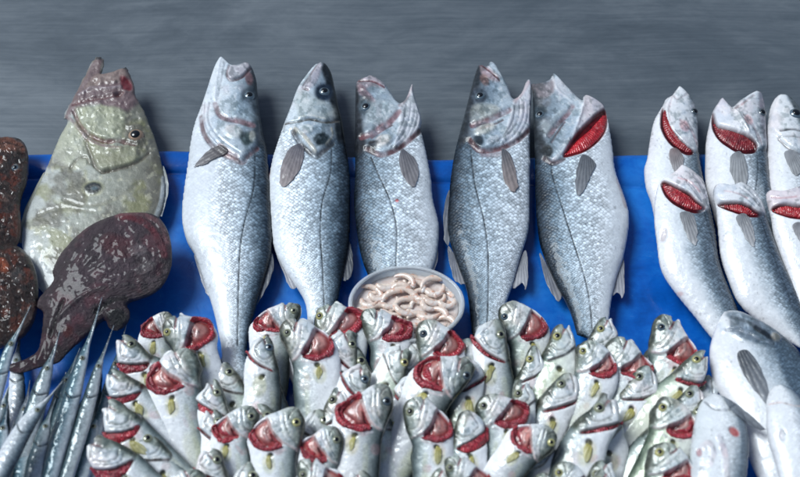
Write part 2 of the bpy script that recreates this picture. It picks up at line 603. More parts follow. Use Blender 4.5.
def ray_fin(base, tip, c1, c2, freq=0.085, seed=0):
    """colour and ripple for a fin fanning out from its base"""
    bx, by = base
    ang0 = math.atan2(tip[1] - by, tip[0] - bx); L = math.hypot(tip[0] - bx, tip[1] - by)
    ox, oy = bx - math.cos(ang0) * L * 0.5, by - math.sin(ang0) * L * 0.5

    def ph(x, y):
        a = np.arctan2(y - oy, x - ox) - ang0
        return (a + math.pi) % (2 * math.pi) - math.pi

    def color(x, y):
        s = 0.5 + 0.5 * np.cos(ph(x, y) / freq * 2 * math.pi)
        r = np.clip(np.hypot(x - bx, y - by) / L, 0, 1) ** 0.8
        c = np.array(c1) * (1 - r[..., None]) + np.array(c2) * r[..., None]
        return c * (0.80 + 0.25 * s + 0.5 * (fbm(x, y, 7, seed) - 0.5))[..., None]

    def rel(x, y):
        return 0.14 * np.cos(ph(x, y) / freq * 2 * math.pi) + 1.2 * (fbm(x, y, 9, seed + 1) - 0.5)
    return color, rel


def comb_phase(poly, per):
    """filaments run across the long axis of a gill"""
    P = np.array(poly, float); c = P.mean(0); u = np.linalg.svd(P - c)[2][0]; n = np.array([-u[1], u[0]])
    k = np.sign(((P - c) @ n)[np.argmax(np.abs((P - c) @ u))] + 1e-6)
    L = np.abs((P - c) @ u).max()

    def ph(x, y):
        a = (x - c[0]) * u[0] + (y - c[1]) * u[1]; b = (x - c[0]) * n[0] + (y - c[1]) * n[1]
        ang = np.arctan2(a, b * -k + 1.1 * L)
        return ang * 1.5 * L / per * 2 * math.pi + 2.5 * fbm(x, y, 6, 5)
    return ph


def gill_color(deep, bright, seed=0, poly=None, per=2.6):
    ph = comb_phase(poly, per) if poly is not None else None

    def c(x, y):
        n = 0.6 * fbm(x, y, 5, seed) + 0.4 * fbm(x, y, 2.2, seed + 6, 2)
        w = sstep(0.28, 0.70, n)
        if ph is not None: w = w * (0.62 + 0.38 * np.cos(ph(x, y)))
        w = w[..., None]
        col = np.array(deep) * (1 - w) + np.array(bright) * w
        g = (sstep(0.66, 0.8, fbm(x, y, 3.5, seed + 9)) * 0.35)[..., None]  # pinkish wet glints painted into the gill colour
        return col * (1 - g) + np.array((0.62, 0.25, 0.25)) * g
    return c


def gill_rel(seed=0, amp=1.0, poly=None, per=2.6):
    ph = comb_phase(poly, per) if poly is not None else None

    def f(x, y):
        r_ = amp * (fbm(x, y, 3.6, seed, 3) - 0.5) * 2.0
        return r_ + (0.30 * np.cos(ph(x, y)) if ph is not None else 0)
    return f


def lateral(pts):
    return ('line', pts, 1.3, (0.05, 0.06, 0.07), 0.75, -0.5, 0.6)


REDL, REDH = (0.20, 0.004, 0.010), (0.52, 0.02, 0.03)
PINK = (0.50, 0.27, 0.28)

# ------------------------------------------------------------------ the setting
def build_setting():
    # brushed steel counter behind and below the board
    k = NT('brushed_steel')
    g = k.n('ShaderNodeTexCoord').outputs['Object']
    wv = k.n('ShaderNodeTexNoise', {'Vector': g, 'Scale': 3.2, 'Detail': 2.0}).outputs['Color']
    g0 = g
    g = k.n('ShaderNodeMix', {0: 0.035, 4: g, 5: wv}, data_type='VECTOR').outputs[1]
    st = k.n('ShaderNodeMapping', {0: g, 3: (2.6, 150, 1)}).outputs[0]
    st2 = k.n('ShaderNodeMapping', {0: g, 3: (7, 420, 1)}).outputs[0]
    n1 = k.noise(st, 1.0, 6, 0.7); n2 = k.noise(st2, 1.0, 3, 0.6)
    cl = k.noise(k.n('ShaderNodeMapping', {0: g, 3: (1.0, 2.6, 1)}).outputs[0], 2.6, 6, 0.68, 0.6); sm = k.noise(k.n('ShaderNodeMapping', {0: g, 3: (1.0, 3.0, 1)}).outputs[0], 16.0, 6, 0.7, 1.2)
    f = k.math('ADD', k.math('MULTIPLY', n1, 0.55), k.math('MULTIPLY', n2, 0.45))
    f = k.math('ADD', k.math('MULTIPLY', f, 0.34), k.math('ADD', k.math('MULTIPLY', cl, 0.62), k.math('MULTIPLY', sm, 0.20)))
    colr = k.ramp(f, [(0.40, (0.055, 0.071, 0.087)), (0.54, (0.088, 0.107, 0.126)), (0.70, (0.150, 0.172, 0.192))])
    bp = k.n('ShaderNodeBump', {'Strength': 0.12, 'Distance': 0.001, 'Height': f}).outputs[0]
    rg = k.math('MULTIPLY_ADD', f, 0.25, 0.32)
    k.set(Base_Color=colr, Roughness=rg, Metallic=0.15, Specular_IOR_Level=0.3, Normal=bp)
    steel = k.m
    zs = -0.022
    xs = np.linspace(-1.1, 1.1, 60); ys = np.linspace(-0.75, 1.0, 50)
    X, Y = np.meshgrid(xs, ys)
    Z = zs + 0.0012 * (fbm(X * 100, Y * 100, 40, 3) - 0.5)
    idx = np.arange(X.size).reshape(X.shape)
    F = np.stack([idx[:-1, :-1], idx[:-1, 1:], idx[1:, 1:], idx[1:, :-1]], -1).reshape(-1, 4)
    o = mesh_obj('steel_counter', np.stack([X, Y, Z], -1).reshape(-1, 3), F, steel)
    tag(o, kind='structure')

    # blue sheet: flat field, a crease, a rounded lip at the back that drops to the steel
    k = NT('blue_plastic')
    g = k.n('ShaderNodeTexCoord').outputs['Object']
    a = k.noise(g, 7.0, 5, 0.6, 0.4); b = k.noise(g, 42.0, 5, 0.7, 1.2)
    stv = k.n('ShaderNodeMapping', {0: g, 2: (0, 0, 0.5), 3: (30, 140, 1)}).outputs[0]
    scr = k.noise(stv, 1.0, 3, 0.7)
    f = k.math('ADD', k.math('MULTIPLY', a, 0.75), k.math('ADD', k.math('MULTIPLY', b, 0.22), k.math('MULTIPLY', scr, 0.10)))
    colr = k.ramp(f, [(0.36, (0.0015, 0.046, 0.22)), (0.50, (0.002, 0.088, 0.40)), (0.66, (0.010, 0.165, 0.55))])
    wear = k.ramp(k.math('MULTIPLY', b, scr), [(0.36, (0, 0, 0)), (0.52, (1, 1, 1))])
    colr = k.mixc(k.math('MULTIPLY', wear, 0.6), colr, (0.12, 0.22, 0.42))
    bp = k.n('ShaderNodeBump', {'Strength': 0.22, 'Distance': 0.0012, 'Height': b}).outputs[0]
    k.set(Base_Color=colr, Roughness=k.math('MULTIPLY_ADD', a, 0.9, -0.18, clamp=True), Normal=bp, Specular_IOR_Level=0.4)
    blue = k.m
    xs = np.linspace(-0.95, 0.95, 240)
    pxs = 400 + xs / MPP
    top = np.interp(pxs, [-300, 0, 160, 440, 640, 800, 1100], [155, 153, 149, 158, 153, 151, 150])
    cre = np.interp(pxs, [-300, 0, 160, 300, 440, 640, 800, 1100], [180, 178, 173, 174, 182, 187, 192, 194])
    yt = at(pxs, top, 0.004)[:, 1]; yc = at(pxs, cre, 0)[:, 1]
    rows = []
    prof_lip = [(0.00, -0.0035), (0.06, -0.001), (0.16, 0.0022), (0.35, 0.0036), (0.6, 0.0044), (0.82, 0.0040), (0.94, 0.0022), (1.0, -0.001)]
    yf = -0.62
    for t in np.linspace(0, 1, 120):
        t2 = 1 - (1 - t) ** 1.5
        y = yf + (yc - 0.0035 - yf) * t2
        z = 0.0030 * (fbm(xs * 100, y * 100, 24, 8) - 0.5) * 2 + 0.0016 * (1 - np.abs(2 * fbm(xs * 100 + y * 60, y * 100, 17, 18) - 1) * 2)
        z = np.minimum(z, 0.002)
        rows.append(np.stack([xs, y, z * (1 - t ** 6)], -1))
    for a_, z_ in prof_lip:
        y = yc + (yt - yc) * a_
        rows.append(np.stack([xs, y, z_ + 0.0008 * (fbm(xs * 100, xs * 0, 9, 4) - 0.5) + 0 * xs], -1))
    rows.append(np.stack([xs, yt + 0.0004, -0.010 + 0 * xs], -1))
    rows.append(np.stack([xs, yt - 0.001, zs + 0.001 + 0 * xs], -1))
    rows.append(np.stack([xs, yf + 0 * xs - 0.0, zs + 0.001 + 0 * xs], -1))
    V = np.stack(rows)
    n, m = V.shape[:2]
    idx = np.arange(n * m).reshape(n, m)
    F = np.stack([idx[:-1, :-1], idx[:-1, 1:], idx[1:, 1:], idx[1:, :-1]], -1).reshape(-1, 4)
    o = mesh_obj('display_board', V.reshape(-1, 3), F, blue)
    tag(o, 'bright blue plastic sheet with a rolled back edge under all the fish', 'display board')


build_setting()


def thing(name, px, py, label, cat, group=None, z=0.0):
    p = at(px, py, z)
    o = empty(name, tuple(float(c) for c in p))
    o['org'] = [float(c) for c in p]
    tag(o, label, cat, group)
    return o


def ramp_z(y0, z0, y1, z1):
    return lambda x, y: z0 + (z1 - z0) * np.clip((y - y0) / (y1 - y0), -0.2, 1.3)


# ------------------------------------------------------------------ the five big bass
BASS = [(0.0, (0.030, 0.044, 0.060)), (0.07, (0.065, 0.092, 0.122)), (0.19, (0.22, 0.28, 0.33)), (0.34, (0.46, 0.53, 0.585)),
        (0.5, (0.63, 0.69, 0.735)), (0.75, (0.735, 0.77, 0.80)), (1.0, (0.69, 0.715, 0.745))]
BGRP = 'large silver bass lined up side by side'


def big_fish(name, label, cat, dors, vent, dorsal, feats, eyes, fins, gills=(), group=None, ratio=0.40, z=None, base=BASS,
             mat=None, step=0.9, seed=0, tail=None, scale=1.0, head_y=None, gloss=0.25, extra=None, metal=0.6, post=None, vk=1.0):
    feats = [tuple(f) for f in feats]
    if group == BGRP:
        f0 = feats[0]; feats[0] = f0[:2] + (6.5, (0.66, 0.69, 0.72), 0.22, 2.4, 0.18)
        feats = [f[:3] + (tuple(0.62 * np.array(f[3]) + 0.38 * np.array((0.10, 0.07, 0.075))),) + f[4:] if (f[0] == 'line' and f[3][0] > 1.35 * f[3][1]) else f for f in feats]  # reddish lines darkened: shadow in gill gaps and grooves painted into the colour
        feats = [(f[0], f[1], f[2] * 1.55, f[3], f[4] * 0.80, f[5] * 0.8) + f[6:] if (f[0] == 'line' and f[2] >= 2.2 and np.mean(f[3]) < 0.35) else f for f in feats]  # wide dark lines spread into soft groove shading, painted as colour
        feats = [f[:3] + (tuple(0.5 * np.array(f[3]) + 0.5 * np.mean(f[3]) * np.array((0.92, 0.98, 1.05))),) + f[4:] if (f[0] == 'poly' and f[3][0] > 1.12 * f[3][1] and f[3][1] > 0.1) else f for f in feats]
    d = spline(dors, 4); v = spline(vent, 4)
    tl = np.array(tail, float) if tail is not None else np.zeros((0, 2))
    poly = np.vstack([d, tl, v[::-1][:-1]]) if len(tl) else np.vstack([d, v[::-1][:-1]])
    if name == 'john_dory':
        jg = np.random.default_rng(4); poly = poly + jg.normal(0, 0.45, poly.shape) * sstep(150, 100, poly[:, 1])[:, None]
    fr = Frame(z=z)
    b = Body(poly, fr, ratio, step, make_relief(feats, extra))
    cx, cy = poly[:, 0].mean(), poly[:, 1].max()
    t = thing(name, cx, cy, label, cat, group)
    p0 = make_paint(base, feats, dorsal, scale, gloss, metal, seed, post, vk)
    b.build('body', mat or M_BASS, t, p0)
    for (ex, ey, er, ir, pu) in eyes:
        eye(b, ex, ey, er * 1.12, ir, t, pu)
    for (nm, pl, bs, tp, c1, c2, on, lift) in fins:
        c, r = ray_fin(bs, tp, c1, c2, seed=seed)
        rj = np.random.default_rng(seed + len(nm)); pj = spline(pl, 4, True); wgt = np.clip(np.hypot(pj[:, 0] - bs[0], pj[:, 1] - bs[1]) / (np.hypot(tp[0] - bs[0], tp[1] - bs[1]) + 1e-6), 0, 1)[:, None]
        pj = pj + rj.normal(0, 0.55, pj.shape) * wgt
        patch(b, nm, pj, M_FIN, t, c, lift, 0.03, 0.6, on, rel=r, z=0.0, thick=0.35)
    for (nm, pl, lo, hi, lift, puff) in gills:
        patch(b, nm, spline(pl, 4, True), M_GILL, t, gill_color(lo, hi, seed, pl), lift, puff, 0.55, 'skin', rel=gill_rel(seed, 1.0, pl), thick=2.5)
    return t, b


def stripes(lines, w, c, a, r):
    return [('line', l, w, c, a, r, 0.0) for l in lines]


FG1, FG2 = (0.24, 0.25, 0.27), (0.30, 0.27, 0.27)
ZB = 0.020

# 1: dorsal right, mouth open
big_fish('sea_bass', 'widest large silver bass, gaping jaw at the top, leftmost of the upright row', 'fish',
    [(247, 63), (251.5, 67), (256, 79), (257.5, 92), (260, 113), (263.6, 136), (267, 150), (269, 175), (270, 198), (272, 234), (270.5, 259), (261.6, 291), (253, 320), (248, 345)],
    [(247, 63), (241, 65), (235, 67), (231, 66), (226, 61), (221, 57), (215, 66), (209, 84), (201.7, 106), (196, 121), (192.6, 133), (190, 148), (188, 165), (184, 192), (182, 218), (186.7, 241), (195.6, 257), (206, 287), (214, 313), (221, 345)],
    'R',
    [('poly', [(247, 62), (252, 67), (262, 110), (262, 138), (256, 147), (247, 155), (243, 161), (232, 156), (218, 147), (207, 134), (203, 120), (205, 95), (218, 56)], 3, (0.62, 0.64, 0.67), 0.55, 3.4, 0.12),
     ('poly', [(256, 72), (262, 100), (266, 140), (258, 146), (255, 128), (252, 110), (250, 85), (252, 72)], 5, (0.10, 0.12, 0.14), 0.7, 0, None),
     ('poly', [(247, 64), (251, 68), (245, 76), (234, 81), (228, 78), (231, 68), (239, 67)], 2.5, (0.60, 0.50, 0.52), 0.8, 1.5, 0.0),
     ('line', [(230, 67), (228, 76), (232, 82), (243, 79), (251, 70)], 1.8, (0.25, 0.15, 0.16), 0.7, -2.0, None),
     ('spot', (250, 80), (5, 9, -10), (0.24, 0.16, 0.17), 0.75, 0, None),
     ('line', [(221, 60), (218, 80), (216, 100)], 2.2, (0.78, 0.80, 0.84), 0.6, 1.2, None),
     ('line', [(226, 64), (223, 82), (219, 104)], 1.6, (0.42, 0.44, 0.48), 0.5, -1.2, None),
     ('spot', (250.5, 97), (10, 10), (0.07, 0.09, 0.11), 0.6, -0.8, 0.0),
     ('poly', [(236, 104), (252, 108), (257, 124), (246, 122), (236, 118)], 5, (0.36, 0.42, 0.46), 0.6, 0.8, 0.5),
     ('line', [(217, 106), (221, 116), (229, 121), (241, 123), (254, 127)], 2.8, (0.38, 0.20, 0.21), 0.75, -2.2, 0.0),
     ('spot', (236, 134), (12, 8, 20), (0.62, 0.62, 0.60), 0.6, 1.6, 0.0),
     ('spot', (249, 140), (9, 9), (0.10, 0.13, 0.13), 0.85, -0.6, 0.0, 5),
     ('spot', (254, 138), (4, 7), (0.42, 0.43, 0.40), 0.7, 1.0, 0.0)] +
    stripes([[(206, 104), (206, 122), (212, 136), (224, 148), (240, 158)], [(211, 104), (210, 120), (216, 133), (227, 144), (242, 154)]], 1.2, (0.46, 0.48, 0.52), 0.7, -1.3) +
    [('line', [(202, 118), (206, 135), (217, 149), (232, 158.5), (244, 163), (249, 157), (258, 149)], 2.4, (0.20, 0.09, 0.09), 0.8, -2.2, 0.0),
     ('line', [(222, 148), (230, 154), (238, 158)], 3.5, (0.50, 0.24, 0.22), 0.7, 0, 0.0),
     lateral([(256, 153), (255, 188), (246, 223), (241, 259), (238, 345)])],
    [(250.5, 96, 5.4, 'silver', 0.55)],
    [('pectoral_fin', [(226, 147), (215, 149), (207, 155), (198, 165), (196, 167.5), (203, 167), (215, 161), (224, 157), (230, 153)], (228, 150), (197, 167), (0.10, 0.085, 0.085), (0.22, 0.21, 0.22), 'skin', 1.4),
     ('anal_fin', [(194, 255), (200, 276), (206, 293), (213, 297), (211, 288), (207, 278), (200, 262)], (200, 262), (210, 296), FG1, (0.42, 0.42, 0.45), 'mid', 0),
     ('dorsal_fin', [(270, 250), (274, 266), (268, 284), (258, 303), (256, 298), (262, 282)], (268, 262), (262, 302), (0.12, 0.13, 0.15), FG1, 'mid', 0)],
    group=BGRP, z=ZB + 0.002, seed=11, vk=lambda y: 1.35 + (0.95 - 1.35) * sstep(158, 132, y), tail=[(247, 356), (262, 392), (238, 384), (214, 394), (222, 356)])

# 2: dorsal right, pointed closed snout
big_fish('sea_bass', 'large bass with closed pointed snout and dark ringed eye, second in the upright row', 'fish',
    [(320, 63), (326.4, 65), (331.7, 74.6), (334.7, 88), (338.5, 106), (342.7, 124), (346, 148), (349, 165), (350.5, 185), (350, 205), (349.5, 241), (343.6, 273), (338, 302), (331, 335)],
    [(320, 63), (314, 66), (307, 75), (298, 88), (291.7, 105), (284, 125), (278, 142), (272, 162), (269, 185), (270, 206), (273.4, 245), (283, 267), (297, 288), (306, 306), (308, 335)],
    'R',
    [('poly', [(320, 62), (334, 75), (344, 124), (344, 136), (333, 141), (322, 151), (316, 155), (304, 144), (294, 133), (284, 128), (296, 88)], 3, (0.60, 0.62, 0.64), 0.45, 3.0, 0.15),
     ('poly', [(324, 64), (332, 74), (340, 105), (347, 140), (338, 142), (334, 118), (329, 98), (326, 84), (322, 72)], 4, (0.035, 0.042, 0.05), 0.9, 0.5, 0.1),
     ('poly', [(319, 65), (305, 87), (309, 91), (316, 86), (321, 74), (322, 67)], 3, (0.58, 0.44, 0.46), 0.75, 1.2, 0.0),
     ('line', [(319, 64), (311, 76), (303, 89), (309, 92)], 1.5, (0.30, 0.20, 0.22), 0.65, -1.6, None),
     ('spot', (324, 94), (11, 12), (0.035, 0.055, 0.085), 0.92, -0.8, 0.0),
     ('poly', [(299, 92), (316, 100), (333, 108), (336, 120), (318, 119), (298, 116)], 6, (0.50, 0.53, 0.52), 0.6, 1.2, 0.5, 5),
     ('line', [(286, 125), (300, 123), (311, 121), (325, 124), (339, 123)], 1.8, (0.14, 0.13, 0.12), 0.8, -2.2, 0.0),
     ('line', [(300, 119), (312, 118), (326, 121)], 1.5, (0.66, 0.66, 0.62), 0.6, 1.0, 0.0),
     ('line', [(296, 131), (305, 138), (312, 147), (316, 153)], 3.4, (0.58, 0.54, 0.46), 0.75, 1.8, 0.0),
     ('spot', (308, 131), (8, 6), (0.66, 0.67, 0.64), 0.7, 1.4, 0.0),
     ('spot', (322, 141), (10, 8, -20), (0.05, 0.07, 0.08), 0.9, 0, 0.0, 4),
     ('line', [(332, 130), (333, 138), (327, 146)], 1.6, (0.40, 0.38, 0.33), 0.7, 0.8, 0.0),
     ('line', [(294, 133), (302, 145), (312, 154), (317, 157.5), (324, 152), (333, 144)], 2.4, (0.09, 0.08, 0.08), 0.85, -2.4, 0.0),
     lateral([(332, 150), (331, 174), (323, 202), (321, 234), (323, 266), (325, 330)])],
    [(325, 92, 5.6, 'silver', 0.55)],
    [('pectoral_fin', [(294, 147), (303, 145), (305, 155), (302, 168), (294, 180), (286, 187), (281, 184), (282, 170), (287, 155)], (299, 148), (285, 187), (0.10, 0.10, 0.125), (0.34, 0.29, 0.29), 'skin', 1.2),
     ('pelvic_fin', [(273, 164), (270, 174), (267.5, 188), (270, 190), (273, 180)], (272, 166), (268, 189), (0.42, 0.28, 0.28), (0.36, 0.30, 0.31), 'mid', 3),
     ('anal_fin', [(276, 253), (283, 272), (290, 288), (297, 287), (290, 277)], (282, 262), (294, 288), FG1, (0.42, 0.42, 0.45), 'mid', 0),
     ('dorsal_fin', [(348, 240), (352.5, 255), (352, 274), (345, 281), (342, 272)], (346, 248), (349, 280), (0.08, 0.09, 0.10), (0.15, 0.16, 0.18), 'mid', 0)],
    group=BGRP, z=ZB, seed=23, vk=lambda y: 0.95 + (0.66 - 0.95) * sstep(158, 132, y), tail=[(331, 345), (344, 384), (321, 374), (300, 384), (308, 345)])

# 3: dorsal left, shorter, head bent with lifted throat flap
BR_DARK = (0.22, 0.07, 0.07)
big_fish('sea_bass', 'shorter bass with blunt pink lips, its tail behind the plastic tub', 'fish',
    [(357, 82), (355.6, 88), (355.4, 114), (355, 146), (355, 178), (354, 198), (355, 216), (360, 251), (368, 275), (384, 305), (390, 335)],
    [(357, 82), (362, 80), (366.5, 79), (368, 76), (372.5, 77), (384, 84), (391, 94), (399, 105), (406, 98.7), (412, 83.6), (413.3, 92), (415.5, 100), (421.5, 120), (420.5, 130), (424, 143), (431, 178), (433, 200), (439, 226), (437, 254), (431, 274), (416, 305), (410, 335)],
    'L',
    [('poly', [(356, 80), (372, 76), (391, 94), (400, 106), (404, 120), (402, 138), (394, 151), (380, 155), (368, 152), (354, 140)], 3, (0.58, 0.60, 0.63), 0.5, 3.2, 0.12),
     ('poly', [(400, 107), (412, 83), (416, 100), (422, 120), (419, 132), (402, 147), (394, 148), (399, 128)], 3, (0.72, 0.72, 0.75), 0.85, 1.6, 0.0),
     ('poly', [(355, 84), (360, 100), (362, 125), (366, 148), (354, 150)], 5, (0.045, 0.05, 0.06), 0.85, 0, 0.1),
     ('poly', [(357, 82), (367, 78), (374, 77), (385, 85), (383, 90), (372, 88), (363, 92), (358, 90)], 2.5, (0.58, 0.40, 0.42), 0.75, 1.3, 0.0),
     ('line', [(358, 83), (366, 83), (374, 84), (384, 89)], 1.6, (0.30, 0.12, 0.14), 0.7, -1.8, 0.0),
     ('poly', [(360, 86), (367, 92), (376, 103), (372, 105), (362, 98), (358, 92)], 3, (0.40, 0.19, 0.21), 0.7, 0.5, 0.0),
     ('spot', (366, 108), (10, 11), (0.10, 0.13, 0.15), 0.7, -0.7, 0.0),
     ('poly', [(372, 104), (390, 105), (398, 116), (385, 126), (370, 136), (364, 130)], 6, (0.50, 0.54, 0.56), 0.6, 1.0, 0.45, 5),
     ('line', [(399, 114), (391, 123), (380, 130), (371, 136), (362, 139)], 3.0, (0.40, 0.17, 0.18), 0.75, -2.4, 0.0),
     ('line', [(392, 127), (380, 134), (372, 140)], 1.6, (0.30, 0.16, 0.16), 0.6, -1.2, 0.0),
     ('spot', (383, 143), (11, 7, -25), (0.70, 0.69, 0.66), 0.8, 1.8, 0.0),
     ('spot', (373, 147), (7, 6), (0.06, 0.06, 0.07), 0.9, 0, 0.0, 4),
     ('line', [(367, 150), (378, 155), (386, 155), (401, 147.5), (420, 131)], 2.4, BR_DARK, 0.9, -2.4, 0.0)] +
    stripes([[(411, 104), (409, 120), (402, 138), (391, 150)], [(415, 108), (413, 122), (407, 137), (397, 148)], [(406, 106), (404, 122), (397, 138), (388, 148)], [(418, 116), (416, 126), (411, 136)]], 1.0, (0.40, 0.42, 0.46), 0.75, -1.3) +
    [('line', [(400, 107), (408, 96), (412, 85)], 2.4, (0.52, 0.32, 0.34), 0.6, 0.6, 0.0),
     ('spot', (397, 201), (2.5, 2), (0.55, 0.12, 0.12), 0.8, 0, None),
     lateral([(371, 157), (379, 176), (387, 193), (393, 210), (397, 234), (396, 266), (398, 330)])],
    [(366, 107.5, 5.6, 'silver', 0.55)],
    [('pectoral_fin', [(402, 150), (408, 154), (415, 160), (418, 171), (415, 187), (408, 184), (402, 175), (399, 161)], (403, 152), (413, 187), (0.12, 0.12, 0.14), (0.33, 0.31, 0.32), 'skin', 1.2),
     ('anal_fin', [(437, 246), (438, 258), (434, 272), (429, 276), (431, 264)], (434, 250), (433, 275), FG1, (0.45, 0.45, 0.48), 'mid', 0)],
    group=BGRP, z=ZB, seed=37, vk=lambda y: 0.95 + (0.66 - 0.95) * sstep(158, 132, y), tail=[(410, 345), (420, 375), (402, 368), (384, 376), (390, 345)])

# 4: dorsal left, lifted striped throat flap
big_fish('sea_bass', 'bass with a ribbed white throat flap raised on its right, fourth in the upright row', 'fish',
    [(478.5, 65.6), (475.5, 73), (472, 85), (467, 105), (461, 128), (455, 152), (451, 175), (449, 198), (447.6, 230), (456.5, 262), (467, 292), (472, 335)],
    [(478.5, 65.6), (483, 66), (487.5, 68), (489, 63), (491.5, 62), (496, 65.6), (503.4, 79), (509.4, 91), (513, 101), (521.5, 93), (526.6, 81), (530.6, 81), (531.8, 96), (530.6, 110), (530, 135), (530, 172), (529.5, 210), (528, 233), (519, 262), (512, 287), (505, 308), (501, 335)],
    'L',
    [('poly', [(478, 64), (496, 65), (509, 90), (513, 106), (511, 122), (504, 142), (490, 149), (478, 150), (468, 142), (460, 132)], 3, (0.58, 0.60, 0.63), 0.45, 3.2, 0.15),
     ('poly', [(513, 103), (526, 81), (531, 82), (532.5, 97), (531, 126), (516, 140), (500, 147), (505, 130), (510, 115)], 3, (0.72, 0.72, 0.75), 0.85, 1.6, 0.0),
     ('poly', [(478, 66), (482, 74), (476, 96), (470, 120), (466, 142), (458, 142), (466, 105), (473, 80)], 5, (0.055, 0.065, 0.078), 0.85, 0, 0.2),
     ('poly', [(480, 67), (488, 70), (498, 79), (497, 84), (487, 80), (481, 75)], 2.5, (0.56, 0.38, 0.40), 0.8, 1.2, 0.0),
     ('line', [(479, 66), (485, 70), (491, 75), (499, 82)], 1.6, (0.25, 0.12, 0.13), 0.75, -1.8, 0.0),
     ('line', [(487.5, 68), (494, 74), (499, 79)], 1.4, (0.75, 0.72, 0.74), 0.7, 0.8, 0.0),
     ('spot', (484, 82), (5, 8, -30), (0.26, 0.17, 0.15), 0.6, 0, 0.0),
     ('spot', (479, 97), (10, 11), (0.10, 0.12, 0.145), 0.75, -0.7, 0.0),
     ('poly', [(473, 108), (490, 106), (500, 112), (490, 119), (472, 125)], 6, (0.46, 0.46, 0.42), 0.65, 1.0, 0.6, 5),
     ('line', [(508, 112), (496, 118), (485, 123), (472, 127)], 3.0, (0.36, 0.17, 0.18), 0.75, -2.4, 0.0),
     ('line', [(502, 122), (490, 128), (480, 131)], 1.5, (0.26, 0.16, 0.16), 0.6, -1.2, 0.0),
     ('spot', (484, 131), (14, 6, -20), (0.68, 0.67, 0.62), 0.7, 1.5, 0.0),
     ('spot', (477, 143), (7, 8, 20), (0.07, 0.09, 0.11), 0.9, 0, 0.0, 4),
     ('spot', (492, 142), (10, 5, -25), (0.60, 0.61, 0.63), 0.6, 1.0, 0.0),
     ('line', [(469, 141), (477, 150.5), (490, 151), (505, 147), (518, 140), (530, 129)], 2.4, BR_DARK, 0.9, -2.4, 0.0),
     ('line', [(482, 154), (492, 155), (502, 152)], 3.5, (0.48, 0.24, 0.23), 0.6, 0, 0.2)] +
    stripes([[(519, 103), (518, 118), (510, 133), (496, 144)], [(524, 104), (522, 120), (514, 135), (501, 146)], [(528, 106), (526, 122), (519, 135)], [(514, 108), (512, 122), (504, 136), (492, 146)]], 1.0, (0.38, 0.40, 0.44), 0.75, -1.3) +
    [('line', [(514, 103), (523, 92), (528, 83)], 2.4, (0.56, 0.36, 0.37), 0.6, 0.6, 0.0),
     lateral([(470, 150), (474, 185), (482, 216), (487, 251), (487.5, 300), (486, 335)])],
    [(479.5, 96.5, 5.4, 'silver', 0.55)],
    [('pectoral_fin', [(501, 150), (508, 154), (512, 163), (516, 180), (515, 193), (508, 189), (502, 178), (500.5, 163)], (502, 152), (513, 193), (0.10, 0.11, 0.13), (0.40, 0.33, 0.31), 'skin', 1.2),
     ('dorsal_fin', [(449, 246), (448, 254), (451, 270), (456, 281), (465, 284), (466, 276), (458, 262)], (454, 256), (460, 284), (0.16, 0.17, 0.19), (0.28, 0.28, 0.30), 'mid', 0),
     ('spiny_fin', [(450, 192), (445.5, 200), (443.5, 222), (446, 243), (449, 240)], (449, 200), (445, 240), (0.12, 0.13, 0.15), (0.20, 0.21, 0.23), 'mid', 0),
     ('anal_fin', [(525, 250), (528, 262), (526, 289), (522, 282), (515, 288), (513, 284), (519, 264)], (522, 258), (524, 289), FG1, (0.46, 0.46, 0.49), 'mid', 0)],
    group=BGRP, z=ZB, seed=41, vk=lambda y: 0.80 + (0.62 - 0.80) * sstep(158, 132, y), tail=[(501, 345), (514, 384), (488, 374), (464, 384), (472, 345)])

